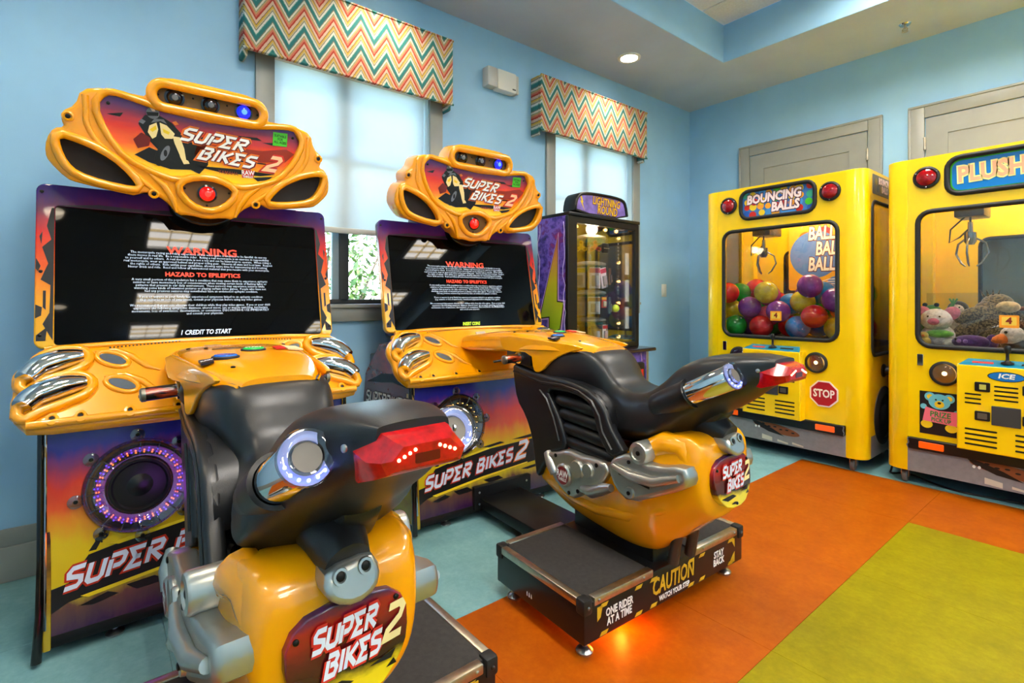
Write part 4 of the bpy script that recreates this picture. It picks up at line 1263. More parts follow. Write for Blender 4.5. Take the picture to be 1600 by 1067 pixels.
    rp = plate('tail_art_plate', chaikin([(-.107, .603), (-.062, .636), (.062, .636), (.107, .603), (.107, .54), (.088, .505), (.045, .47), (-.045, .47), (-.088, .505), (-.107, .54)], 1), rear_m, root, RP, .03, .003)
    for body_, u, v, h_ in (('SUPER', -.066, .574, .03), ('BIKES', -.047, .53, .03)):
        logo('title_edge', body_, pred_m, rp, RP, h_, u, v, .0012, .06, .42, .28, .72, .24)
        logo('title', body_, logo_m, rp, RP, h_, u, v, .0022, .06, .42, .14, .72, .24)
    logo('title_numeral', '2', cream_m, rp, RP, .048, .058, .548, .0024, .06, .42, .13, .8)
    for pts in ([(-.08, .508), (-.02, .514), (.0, .505), (-.05, .497)], [(.03, .515), (.08, .525), (.07, .512)], [(-.03, .485), (-.01, .49), (-.0, .48)], [(.06, .50), (.075, .51), (.08, .5)]):
        decal('print_shape', pts, ink_m, rp, RP)
    for u, v in ((-.09, .60), (.085, .61), (0, .482)):
        screw(rp, RP, u, v, 0, .005)
    tb = plate('tail_bracket', chaikin([(-.042, .70), (.035, .71), (.052, .68), (.04, .648), (-.0, .636), (-.036, .648), (-.052, .67)], 1), silver_m, root, lambda u, v, k: Vector((2.088 - .35 * (v - .66) + k, u, v)), .06, .012, (), 3)
    for u, v in ((-.022, .688), (.022, .692)):
        lathe('bracket_hole', [(.014, 0), (.013, .004), (.009, .004), (.009, -.002), (0, -.002)], silver_m, tb, lambda a, b, k: Vector((2.088 - .35 * (b - .66) + k, a, b)), u, v, 0, 16)
        screw(tb, lambda a, b, k: Vector((2.088 - .35 * (b - .66) + k, a, b)), u, v, -.001, .008)
    # ---------------- carrier and platform
    box('frame_beam', .70, 1.40, -.135, .135, .055, .11, dark_m, root, .006)
    box('pivot_post', 1.38, 1.80, -.07, .07, .10, .30, black_m, root, .015)
    for s in (-1, 1):
        tube('stay_rod', [(2.03, s * .05, .45), (1.95, s * .05, .38), (1.89, s * .05, .33), (1.87, s * .05, .215)], [.012, .018, .02, .02], M('bracket_grey', (70, 68, 66), 0.4, metal=.5), root, 10)
    pf = box('platform', 1.365, 1.84, -.4575, .4575, .062, .19, black_m, root, .004)
    for y0, y1 in ((-.445, -.125), (.125, .445)):
        box('grip_mat', 1.378, 1.826, y0, y1, .19, .1985, mat_m, pf, .002)
        s = -1 if y0 < 0 else 1
        box('edge_trim', 1.815, 1.8445, y0 + (.03 if s < 0 else 0), y1 - (.03 if s > 0 else 0), .175, .2025, alu_m, pf, .004)
        box('edge_trim', 1.36, 1.39, y0 + (.03 if s < 0 else 0), y1 - (.03 if s > 0 else 0), .175, .2025, alu_m, pf, .004)
        box('edge_trim', 1.395, 1.81, s * .435, s * .4615, .175, .2025, alu_m, pf, .004)
        for x in (1.36, 1.805):
            cc = box('corner_cap', x, x + .041, s * .4635, s * .424, .155, .206, rubber_m, pf, .008)
            screw(pf, front_x(1.846), s * .444, .18, 0, .0055, bright_screw_m)
        for y in (y0 + .05, y1 - .05):
            screw(pf, front_x(1.8445), y, .189, 0, .0055, bright_screw_m)
    for x in (1.41, 1.79):
        for s in (-1, 1):
            lathe('levelling_foot', [(0, 0), (.027, 0), (.029, .008), (.02, .018), (.009, .022), (.009, .065), (0, .065)], bright_screw_m, root, lambda u, v, k, x=x, s=s: Vector((x + u, s * .407 + v, k)), seg=18)
    PF = front_x(1.8402)
    text('caution_text', 'CAUTION', M('decal_gold', (206, 166, 36), 0.4), pf, PF, .082, -.005, .132, .001, .12, .002, 0, .66, thick=.0004)
    text('step_text', 'WATCH YOUR STEP', pwhite_m, pf, PF, .026, .0, .085, .001, 0, .0008, 0, .75, thick=.0004)
    text('rider_text', 'ONE RIDER\nAT A TIME', pwhite_m, pf, PF, .036, -.295, .118, .001, 0, .001, 0, .72, thick=.0004, lead=.85)
    text('stay_text', 'STAY\nBACK', pwhite_m, pf, PF, .036, .285, .12, .001, 0, .001, 0, .8, thick=.0004, lead=.85)
    gold = MATS['decal_gold']
    for u in (-.37, -.20, -.12, .10, .17, .37):
        for v, dv in ((.158, .012), (.068, .012)):
            if -.1 < u < .1:
                continue
            decal('hazard_mark', [(u - .02, v), (u + .012, v), (u + .022, v + dv), (u - .01, v + dv)], gold, pf, PF, .001)
    decal('hazard_mark', [(-.40, .165), (-.375, .165), (-.385, .13), (-.40, .12)], gold, pf, PF, .001)
    decal('hazard_mark', [(.40, .165), (.375, .165), (.40, .13)], gold, pf, PF, .001)
    decal('hazard_mark', [(.40, .072), (.36, .072), (.385, .10), (.40, .112)], gold, pf, PF, .001)
    for k in range(3):
        decal('side_arrow', [(1.55 + .012 * k, .09), (1.556 + .012 * k, .09), (1.552 + .012 * k, .105)], pwhite_m, pf, front_ny(-.458), .001)

# flame print for the grips
m, nt, b_, out = nodes_of('flame_grip')
v, s = coords(nt)
f = noise(nt, v, 26, 3, .5, (1, .28, 1))
nt.links.new(ramp(nt, f, [(.5, (12, 9, 8)), (.55, (150, 40, 10)), (.62, (230, 100, 36)), (.7, (240, 150, 70))]), b_.inputs['Base Color'])
b_.inputs['Roughness'].default_value = .25
b_.inputs['Coat Weight'].default_value = .5

GA = 'ride-on motorcycle arcade machines'
bike_a = thing('motorcycle_arcade_machine', 'yellow ride-on motorcycle arcade machine nearest the camera, with red and blue lit speaker ring', 'arcade machine', (0, -4.335, 0), math.radians(.5), GA)
machine(bike_a)
bike_b = copy_tree(bike_a)
for ch in bike_a.children:          # the nearer ride is left leaning: its engine sits a little to one side of its tail
    if ch.name.split('.')[0] in ('engine_shell', 'crankcase_cover', 'gearbox_cover', 'tail_art_plate', 'tail_bracket', 'tail_stay', 'stay_rod', 'keel_stub'):
        ch.location.y = -.03
bike_b.location = (0, -2.965, 0)
bike_b.rotation_euler = (0, 0, math.radians(-2.5))
bike_b['label'] = 'yellow ride-on motorcycle arcade machine between the two windows, with orange glow under its platform'

def lamp(name, parent, loc, power, col, r=.02):
    ld = bpy.data.lights.new(name, 'POINT')
    ld.energy = power
    ld.color = col
    ld.shadow_soft_size = r
    lo = bpy.data.objects.new(name, ld)
    COL.objects.link(lo)
    lo.parent = parent
    lo.location = loc
    return lo

for root, kind in ((bike_a, 0), (bike_b, 1)):
    scr = [c for c in root.children if c.name.startswith('screen')][0]
    ring = [c for c in root.children if c.name.startswith('subwoofer_ring')][0]
    S = lay(BZ, -.0055)
    if kind == 0:
        text('credit_text', '1 CREDIT TO START', scr_white_m, scr, S, .026, 0, 1.012, .0006, .25, .0008, 0, .78, thick=0)
    else:
        text('credit_text', 'INSERT COINS', scr_green_m, scr, S, .026, 0, 1.006, .0006, .2, .0008, 0, .7, thick=0)
    for mm, ph, rr in ((led_red_m, 0, (.113, .120)), (led_blue_m, .5, (.1165, .126))) if kind == 0 else ((led_warm_m, 0, (.112,)),):
        bm = bmesh.new()
        for r_ in rr:
            n = 30 if kind == 0 else 24
            for k in range(n):
                a = 2 * PI * (k + ph) / n
                blob_into(bm, FP(-.24 + r_ * math.cos(a), .497 + r_ * math.sin(a), .010), (.0027, .0027, .0027), seg=6, rings=4)
        o = bm_obj('light_dots', bm, mm, ring)
        o['kind'] = 'stuff'
    if kind == 0:
        lamp('ring_lamp', root, (.80, -.20, .50), .09, (.55, .12, 1.0), .05)
    colr = (1.0, .03, .35) if kind == 0 else (1.0, .22, .02)
    glow = M('underglow_magenta', (255, 60, 150), .4, emit=(255, 40, 140), strength=8) if kind == 0 else M('underglow_orange', (255, 140, 40), .4, emit=(255, 120, 20), strength=10)
    box('underglow_strip', 1.55, 1.82, -.26, -.23, .05, .061, glow, root)
    lamp('underglow_lamp', root, (1.78, -.22, .045), 1.1, colr, .02)

# ------------------------------------------------------------------ crane machines
bus_m = M('bus_yellow', (250, 206, 0), 0.28, coat=0.4, var=0.015, vscale=4)
bus_in_m = M('bus_yellow_inside', (242, 196, 20), 0.4)
kick_m = M('grey_kick_panel', (134, 132, 134), 0.5, var=0.04, vscale=30)
pane_m = pane_mat('clear_pane', (246, 248, 248), 0.07)
lens_clear_m = M('headlight_glass', (235, 225, 205), 0.06, trans=0.55, coat=.5)
reflector_m = M('headlight_reflector', (226, 196, 150), 0.14, metal=1.0)
orange_m = M('orange_reflector', (248, 92, 14), 0.25, coat=.4, emit=(255, 90, 10), strength=.15)
red_dome_m = M('bus_red_lamp', (150, 8, 20), 0.1, coat=.6, var=.2, vscale=40)
cab_wood_m = M('crane_floor', (60, 60, 66), 0.7)
teal_m = M('control_teal', (20, 120, 150), 0.3, coat=.3)
mirror_m = M('mirror_backing', (150, 165, 175), 0.12, metal=.6)

def crane(root):
    W, D, H, ZB = .569, .70, 2.01, .09
    # corner posts
    for sx in (-1, 1):
        for y0, y1, fr in ((0, .10, True), (D - .10, D, False)):
            p = []
            r = .075
            a0 = .455
            if fr:
                p = [(sx * a0, 0), (sx * (W - r), 0)] + [(sx * (W - r + r * math.sin(t)), r - r * math.cos(t)) for t in [PI / 2 * k / 6 for k in range(1, 7)]] + [(sx * W, .10), (sx * a0, .10)]
            else:
                p = [(sx * a0, D), (sx * W, D), (sx * W, D - .1), (sx * a0, D - .1)]
            plate('corner_post', p, bus_m, root, up_z(H), H - ZB, .003)
    # front board with the openings for the sign and the window
    SG = rrect(-.262, .262, 1.768, 1.975, .06)
    WN = rrect(-.40, .40, .868, 1.675, .065)
    fr = plate('fascia', [(-.455, .30), (.455, .30), (.455, H), (-.455, H)], bus_m, root, front_ny(.002), .03, .001, [SG, WN])
    rim('window_gasket', grow(WN, .004), .0145, rubber_m, root, front_ny(.0), 0, 8)
    plate('window_pane', grow(WN, .01), pane_m, root, front_ny(.012), .005)
    rim('sign_gasket', grow(SG, .003), .0145, rubber_m, root, front_ny(.0), 0, 8)
    for s in (-1, 1):
        # red roof lamps and headlights
        lp = lathe('lamp_rim', [(.05, 0), (.066, 0), (.066, .012), (.055, .018), (.05, .012)], rubber_m, root, front_ny(0), s * .361, 1.884, 0, 28, 40, True)
        lathe('red_lamp', [(.052, .004), (.048, .016), (.03, .026), (0, .03)], red_dome_m, lp, front_ny(0), s * .361, 1.884, 0, 28)
        for a in (30, 150, 270):
            screw(lp, front_ny(0), s * .361 + .058 * math.cos(math.radians(a)), 1.884 + .058 * math.sin(math.radians(a)), .016, .004, bright_screw_m)
        hl = lathe('headlight_rim', [(.056, 0), (.072, 0), (.072, .014), (.06, .02), (.056, .014)], rubber_m, root, front_ny(0), s * .275, .708, 0, 28, 40, True)
        lathe('headlight_reflector', [(.058, .012), (.05, .006), (.026, .001), (0, .0005)], reflector_m, hl, front_ny(0), s * .275, .708, 0, 28)
        lathe('headlight_bulb', [(.014, .0), (.016, .008), (.01, .014), (0, .016)], M('bulb_warm', (255, 240, 210), .3, emit=(255, 214, 150), strength=2.0), hl, front_ny(0), s * .275, .708, .001, 14)
        lathe('headlight_glass', [(.057, .013), (.05, .02), (.03, .026), (0, .028)], pane_m, hl, front_ny(0), s * .275, .708, 0, 28)
        # side walls
        f = side_px(W - .0) if s > 0 else (lambda u, v, k: Vector((-W - k, u, v)))
        sw = rrect(.115, .585, .775, 1.80, .06)
        plate('side_panel', [(.10, .235), (.60, .235), (.60, H), (.10, H)], bus_m, root, f, .02, .001, [sw])
        rim('side_gasket', grow(sw, .003), .013, rubber_m, root, f, 0, 8)
        plate('side_pane', grow(sw, .008), pane_m, root, lay(f, -.01), .005)
        plate('side_kick', [(.10, ZB), (.60, ZB), (.60, .235), (.10, .235)], kick_m, root, f, .02, .001)
        wh = lathe('printed_wheel', [(0, 0), (.2, 0), (.2, .004), (.15, .012), (.15, .004), (.08, .004), (.07, .012), (0, .012)], M('tyre_grey', (44, 44, 46), .6), root, f, .36, .345, 0, 36)
        lathe('lock_knob', [(.045, 0), (.045, .01), (.03, .02), (.028, .05), (0, .05)], black_m, root, f, .345, .655, 0, 20)
    # bumper, lower panel
    bp = plate('bumper', rrect(-.452, .452, .232, .302, .012), black_m, root, front_ny(-.022), .03, .006)
    for s in (-1, 1):
        plate('indicator', rrect(s * .335 - .06, s * .335 + .06, .247, .287, .006), orange_m, bp, front_ny(-.026), .008, .002)
        tube('bumper_edge', [(s * .448, -.024, .24), (s * .453, -.024, .255), (s * .444, -.024, .27), (s * .45, -.024, .296)], .003, pgrey_m, bp, 6)
    lo = plate('kick_plate', [(-.455, ZB), (.455, ZB), (.455, .24), (-.455, .24)], kick_m, root, front_ny(.0), .03, .001)
    K = front_ny(.0)
    decal('printed_creature', [(.165 + .16 * math.cos(t) - .04 * math.sin(t), .205 + .026 * math.sin(t) - .02 * math.cos(t)) for t in [2 * PI * k / 30 for k in range(30)]] if False else [(.0 + .165 * math.cos(t), .196 + .032 * math.sin(t) - .12 * .165 * math.cos(t)) for t in [2 * PI * k / 30 for k in range(30)]], M('print_brown', (128, 72, 36), .5), lo, K, .0012)
    decal('printed_shadow', [(-.18, .235), (-.15, .205), (-.05, .165), (.06, .15), (-.02, .19), (-.12, .225)], ink_m, lo, K, .002)
    for k in range(6):
        u = -.09 + .042 * k
        decal('printed_spot', circle(u, .207 - .12 * u - (.008 if k % 2 else 0), .0055, 10, 2.2), ink_m, lo, K, .002)
    for u in (-.145, -.122):
        decal('printed_eye', circle(u, .19, .009, 12, .8), pwhite_m, lo, K, .003)
    for u in (-.10, .012, .115):
        decal('printed_stripe', [(u, .14 - .02 * (u > 0)), (u + .075, .128 - .02 * (u > 0)), (u + .075, .098), (u, .105)], M('print_bone', (206, 196, 178), .5), lo, K, .002)
    # control box
    bx = plate('control_box', [(-.205, .30), (.205, .30), (.205, .78), (-.205, .78)], bus_m, root, front_ny(-.095), .097, .008)
    tp = plate('control_panel', [(-.2, -.092), (.2, -.092), (.17, -.005), (-.17, -.005)], teal_m, root, lambda u, v, k: Vector((u, v, .812 + .35 * v + k)), .03, .003)
    js = lathe('joystick', [(0, 0), (.028, 0), (.026, .008), (.012, .014), (.0075, .022), (.007, .055), (.014, .065), (.015, .09), (.01, .1), (0, .102)], black_m, root, lambda u, v, k: Vector((u, v - .05, .795 + k)), 0, 0, 0, 18)
    for u, mm in ((-.10, pred_m), (.10, ink_m)):
        plate('control_button', rrect(u - .045, u + .045, -.062, -.046, .005), mm, tp, lambda a, b, k: Vector((a, b, .816 + .35 * b + k)), .012, .002)
    FB = front_ny(-.095)
    for u0, u1 in ((-.17, -.035), (.035, .17)):
        for k in range(4):
            plate('vent_slot', rrect(u0, u1, .332 + .028 * k, .342 + .028 * k, .0048), ink_m, bx, lay(FB, .0012), .002)
    for s in (-1, 1):
        for k in range(3):
            plate('vent_slot', rrect(s * .135 - .035, s * .135 + .035, .563 + .025 * k, .572 + .025 * k, .0043), ink_m, bx, lay(FB, .0012), .002)
        for z in (.502, .663):
            cp = plate('coin_slot', rrect(s * .095 - .032, s * .095 + .032, z - .026, z + .026, .006), black_m, bx, lay(FB, .008), .012, .002)
            plate('coin_door', rrect(s * .095 - .02, s * .095 + .02, z - .016, z + .016, .003), M('coin_metal', (120, 116, 110), .35, metal=.8), cp, lay(FB, .0095), .003) if z < .6 else plate('coin_label', rrect(s * .095 - .012, s * .095 + .016, z - .014, z + .014, .002), M('coin_label', (196, 190, 90), .4), cp, lay(FB, .0095), .003)
    for k in range(4):
        plate('vent_slot', rrect(-.048, .048, .595 + .024 * k, .604 + .024 * k, .0043), ink_m, bx, lay(FB, .0012), .002)
    plate('bill_reader', rrect(-.058, .058, .46, .565, .004), M('reader_grey', (58, 58, 60), .35), bx, lay(FB, .006), .01, .002)
    decal('maker_sign', [(.075 * math.cos(t), .728 + .027 * math.sin(t)) for t in [2 * PI * k / 28 for k in range(28)]], ink_m, bx, FB, .001)
    decal('maker_sign', [(.07 * math.cos(t), .728 + .0235 * math.sin(t)) for t in [2 * PI * k / 28 for k in range(28)]], M('print_blue', (10, 110, 190), .35), bx, FB, .002)
    text('maker_sign_text', 'ICE', pwhite_m, bx, FB, .036, 0, .73, .003, .15, .0012, 0, 1.25, thick=.0004)
    # prize door
    dr = plate('prize_door', [(-.395, .335), (-.212, .335), (-.212, .592), (-.395, .592)], M('prize_door_black', (24, 24, 28), .35), root, front_ny(-.001), .01)
    F = front_ny(-.001)
    cx, cz = -.30, .47
    tealp = M('print_sky', (108, 190, 206), .45)
    for nm, pts, mm, w in (('printed_ear', circle(cx - .045, cz + .092, .026, 16), tealp, .001), ('printed_ear', circle(cx + .045, cz + .088, .026, 16), tealp, .001), ('printed_ear', circle(cx - .045, cz + .092, .015, 14), pyel_m, .002), ('printed_ear', circle(cx + .045, cz + .088, .015, 14), pyel_m, .002),
                           ('printed_head', circle(cx, cz + .066, .046, 22, 1.12), tealp, .003), ('printed_muzzle', circle(cx, cz + .05, .021, 16, 1.1), pyel_m, .004), ('printed_nose', circle(cx, cz + .058, .007, 10, 1.3), ink_m, .005),
                           ('printed_eye', circle(cx - .016, cz + .077, .005, 10), ink_m, .005), ('printed_eye', circle(cx + .016, cz + .077, .005, 10), ink_m, .005),
                           ('printed_paw', circle(cx - .075, cz + .03, .016, 14), tealp, .003), ('printed_paw', circle(cx + .08, cz + .01, .015, 14), tealp, .003),
                           ('printed_foot', circle(cx - .06, cz - .075, .024, 16, 1.2), pyel_m, .003), ('printed_foot', circle(cx + .055, cz - .085, .024, 16, 1.2), pyel_m, .003),
                           ('printed_banner', [(cx - .08, cz - .055), (cx - .065, cz + .03), (cx, cz + .012), (cx + .085, cz + .016), (cx + .085, cz - .068), (cx, cz - .062)], M('print_pink', (240, 110, 130), .45), .004)):
        decal(nm, pts, mm, dr, F, w)
    text('prize_text', 'PRIZE', M('print_leaf', (60, 130, 60), .4), dr, F, .046, cx + .005, cz - .012, .0055, 0, .001, -.03, .85, thick=.0003)
    text('prize_text', 'PICK UP', M('print_leaf', (60, 130, 60), .4), dr, F, .032, cx + .008, cz - .045, .0055, 0, .0008, -.06, .8, thick=.0003)
    # stop sign
    oc = lambda r: [(.322 + r * math.cos(PI / 8 + PI / 4 * k), .497 + r * math.sin(PI / 8 + PI / 4 * k)) for k in range(8)]
    sg = plate('stop_sticker', oc(.096), M('sticker_white', (244, 230, 220), .4), root, front_ny(-.003), .003)
    decal('stop_sticker_red', oc(.086), M('sticker_red', (176, 24, 34), .4), sg, front_ny(-.003), .001)
    text('stop_text', 'STOP', M('sticker_white', (244, 230, 220), .4), sg, front_ny(-.003), .075, .322, .497, .0022, 0, .0022, 0, .74, thick=.0003)
    ltc = plate('door_latch', rrect(-.405, -.375, .745, .815, .003), chrome_m, root, front_ny(-.012), .012, .002)
    # price sticker on the window
    ps = plate('price_sticker', rrect(-.04, .04, .99, 1.06, .004), M('sticker_orange', (236, 150, 30), .4), root, front_ny(-.0005), .002)
    decal('price_field', rrect(-.03, .03, 1.004, 1.05, .003), M('sticker_gold', (232, 196, 70), .4), ps, front_ny(-.0005), .001)
    text('price_text', '4', M('sticker_maroon', (130, 40, 20), .4), ps, front_ny(-.0005), .048, 0, 1.028, .002, 0, .002, 0, 1, thick=.0003)
    # casters
    for sx in (-1, 1):
        for y in (.06, D - .06):
            cs = lathe('caster_wheel', [(0, -.014), (.03, -.014), (.036, -.008), (.036, .008), (.03, .014), (0, .014)], M('caster_grey', (92, 92, 90), .5), root, axis_fn((sx * .48, y, .037), (1, 0, 0)), 0, 0, 0, 22)
            bm = bmesh.new()
            for q in (-.02, .017):
                add_box(bm, sx * .48 + q, sx * .48 + q + .003, y - .012, y + .02, .035, .084)
            add_box(bm, sx * .48 - .025, sx * .48 + .025, y - .025, y + .035, .082, .092)
            bm_obj('caster_fork', bm, alu_m, cs)
    # shell: floor, bottom, roof, back
    box('base_board', -W + .02, W - .02, .03, D - .02, ZB, .12, black_m, root)
    box('prize_deck', -W + .02, W - .02, .03, D - .02, .82, .85, cab_wood_m, root)
    box('roof_board', -W + .02, W - .02, .03, D - .02, H - .03, H - .004, bus_m, root)
    bw = rrect(-.22, .30, 1.0, 1.55, .05)
    bk = plate('back_panel', [(-.455, ZB), (.455, ZB), (.455, H), (-.455, H)], bus_in_m, root, front_ny(D - .03), .02, 0, [bw])
    rim('back_gasket', bw, .012, rubber_m, root, front_ny(D - .03), 0, 6)
    plate('back_pane', grow(bw, .006), pane_m, root, front_ny(D - .036), .004)
    # gantry and claw
    gx, gy = -.20, .24
    gt = box('gantry_rail', -.50, .50, gy - .015, gy + .015, 1.77, 1.80, alu_m, root, .003)
    box('gantry_rail', -.50, .50, gy + .10, gy + .13, 1.77, 1.80, alu_m, root, .003)
    car = box('claw_carriage', gx - .07, gx + .07, gy - .05, gy + .16, 1.65, 1.77, M('carriage_steel', (72, 74, 78), .35, metal=.7), root, .008)
    tube('coil_wire', [(gx - .02, gy, 1.66), (gx - .09, gy - .02, 1.58), (gx - .10, gy, 1.50), (gx - .05, gy, 1.53), (gx + .01, gy, 1.60)], .005, black_m, car, 7)
    cl = lathe('claw_head', [(0, 1.62), (.012, 1.62), (.014, 1.56), (.03, 1.555), (.03, 1.50), (.018, 1.48), (0, 1.48)], M('claw_steel', (150, 152, 156), .22, metal=1), root, lambda u, v, k: Vector((gx + u, gy + v, k)), 0, 0, 0, 18)
    for k in range(3):
        a = 2 * PI * k / 3 + .5
        tube('claw_finger', [(gx + r_ * math.cos(a), gy + r_ * math.sin(a), z) for r_, z in ((.028, 1.52), (.075, 1.49), (.088, 1.43), (.055, 1.37), (.03, 1.35))], [.006, .006, .006, .006, .004], M('claw_steel', (150, 152, 156), .22, metal=1), cl, 8)
    tube('claw_cable', [(gx, gy, 1.66), (gx, gy, 1.61)], .006, black_m, cl, 8)
    # clear chute by the left wall
    plate('chute_wall', [(-.46, .85), (-.12, .85), (-.12, 1.16), (-.46, 1.16)], pane_m, root, front_ny(.20), .005) if False else None
    ld = box('cabinet_lamp', -.2, .2, .3, .36, 1.925, 1.95, M('tube_lit', (255, 250, 235), .5, emit=(255, 248, 236), strength=34), root, .006)

GC = 'yellow bus-front crane machines'
crane_a = thing('crane_machine', 'yellow bus-front crane machine filled with coloured balls, beside the corner', 'crane machine', (1.206, -.80, 0), 0, GC)
crane(crane_a)
crane_b = copy_tree(crane_a)
crane_b.location = (2.446, -.78, 0)
crane_b['label'] = 'yellow bus-front crane machine filled with plush toys, cut by the right picture edge'

# sign of the ball crane
SGI = rrect(-.262, .262, 1.768, 1.975, .06)
def sign(root, mat):
    return plate('sign_face', grow(SGI, .008), mat, root, front_ny(.012), .008)
sa = sign(crane_a, M('sign_blue', (64, 120, 190), .3))
FS_ = front_ny(.012)
rnd = random.Random(5)
cols = [pgreen_m, pyel_m, M('sign_sky', (70, 150, 220), .3), pred_m, M('sign_teal', (60, 170, 140), .3), M('sign_orange', (240, 160, 40), .3), M('sign_royal', (40, 90, 180), .3)]
k = 0
for i in range(9):
    for j in range(4):
        u, v = -.225 + .056 * i + rnd.uniform(-.01, .01), 1.795 + .05 * j + rnd.uniform(-.008, .008)
        decal('printed_ball', circle(u, v, rnd.uniform(.022, .03), 14), cols[rnd.randrange(len(cols))], sa, FS_, .001 + .0002 * (k % 7))
        k += 1
for t_, u, v in (('BOUNCING', -.025, 1.908), ('BALLS', .06, 1.832)):
    text('sign_text_edge', t_, M('sign_dark', (90, 30, 60), .4), sa, FS_, .092, u, v, .0035, .12, .010, .02, .80, thick=.0003)
    text('sign_text', t_, M('sign_pale_pink', (250, 226, 226), .4), sa, FS_, .092, u, v, .0048, .12, .0042, .02, .80, thick=.0003)
sb = sign(crane_b, pgreen_m)
decal('sign_field', rrect(-.245, .245, 1.785, 1.958, .045), M('sign_azure', (0, 120, 200), .3), sb, FS_, .001)
text('sign_text_edge', 'PLUSH', M('sign_cream', (250, 236, 150), .4), sb, FS_, .125, -.075, 1.875, .003, .0, .012, .03, .8, thick=.0003)
text('sign_text', 'PLUSH', M('sign_salmon', (248, 170, 130), .4), sb, FS_, .125, -.075, 1.875, .0042, .0, .004, .03, .8, thick=.0003)
# side sign of the ball crane
fs_ = side_px(.569)
ss = plate('side_sign', rrect(.125, .575, 1.855, 1.985, .01), M('side_sign_grey', (110, 110, 100), .35), crane_a, lay(fs_, .003), .004)
for i in range(12):
    decal('printed_ball', circle(.155 + .036 * i, 1.895 + .045 * (i % 2), .024, 12), [pgrey_m, M('sign_khaki', (150, 140, 80), .4), M('sign_slate', (90, 110, 130), .4)][i % 3], ss, fs_, .0045)
text('side_sign_text', 'BOUNCING\nBALLS', M('sign_pale_pink', (250, 226, 226), .4), ss, fs_, .06, .36, 1.922, .0065, .1, .003, 0, .8, thick=.0003, lead=.85)

# board of printed balls hanging inside the ball crane
t = thing('advert_board', 'printed board with big ball lettering hanging inside the ball crane', 'sign', (1.206 + .08, -.80 + .625, 1.22), 0)
PB = lambda u, v, k: Vector((u, -k, v))
pb = plate('board', rrect(-.25, .27, 0, .55, .02), M('board_yellow', (236, 170, 40), .4), t, PB, .006)
decal('printed_ball', [(-.05 + .19 * math.cos(a), .29 + .19 * math.sin(a)) for a in [2 * PI * k / 36 for k in range(36)]], M('print_ballblue', (96, 132, 190), .4), pb, PB, .0012)
for u, v, r_, mm in ((-.12, .43, .05, pora_m), (.02, .46, .05, pred_m), (.15, .45, .045, pyel_m), (.1, .05, .06, M('print_ballblue', (96, 132, 190), .4)), (-.1, .05, .04, pora_m)):
    decal('printed_ball', circle(u, v, r_, 18), mm, pb, PB, .0008)
for k, (tt, u, v) in enumerate((('BALLS', .02, .455), ('BALLS', .075, .33), ('BALLS', .02, .205))):
    text('board_text_edge', tt, M('print_maroon2', (110, 30, 20), .4), pb, PB, .15, u, v, .002, .12, .011, 0, .6, thick=.0003)
    text('board_text', tt, M('print_ivory', (250, 234, 206), .4), pb, PB, .15, u, v, .0032, .12, .0045, 0, .6, thick=.0003)
for k in range(3):
    tube('printed_swoosh', [PB(-.1 + .02 * k, .02 + .015 * k, .001), PB(.05, .05 + .018 * k, .001), PB(.22, .05 + .02 * k, .001)], .003, pwhite_m, pb, 5)

# balls: packed one by one so that each rests on those below
ball_cols = {'red': (228, 22, 30), 'blue': (14, 124, 214), 'green': (8, 164, 50), 'purple': (134, 52, 156), 'yellow': (222, 200, 20), 'pink': (222, 66, 120)}
ball_mats = {}
for k_, c_ in ball_cols.items():
    m, nt, b_, out = nodes_of('ball_' + k_)
    v, s = coords(nt)
    f = noise(nt, v, 9, 4, .6)
    nt.links.new(ramp(nt, f, [(.3, tuple(x * .72 for x in c_)), (.55, c_), (.72, tuple(min(255, x * 1.1 + 26) for x in c_))]), b_.inputs['Base Color'])
    b_.inputs['Roughness'].default_value = .16
    b_.inputs['Coat Weight'].default_value = .6
    ball_mats[k_] = m
R = .086
rnd = random.Random(11)
bx0, bx1, by0, by1, bz = 1.206 - .535 + R, 1.206 + .535 - R, -.80 + .045 + R, -.80 + .60 - R, .852
P_ = []
for n in range(36):
    best = None
    for _ in range(260):
        x, y = rnd.uniform(bx0, bx1), rnd.uniform(by0, by1)
        if rnd.random() < .35:
            y = by0
        z = bz + R
        for (a, b, c_) in P_:
            d2 = (a - x) ** 2 + (b - y) ** 2
            if d2 < 4 * R * R:
                z = max(z, c_ + math.sqrt(4 * R * R - d2) + .0005)
        if best is None or z < best[2]:
            best = (x, y, z)
    P_.append(best)
base = {}
order = ['red', 'green', 'purple', 'blue', 'yellow', 'green', 'red', 'purple', 'blue', 'green', 'red', 'purple', 'yellow', 'pink']
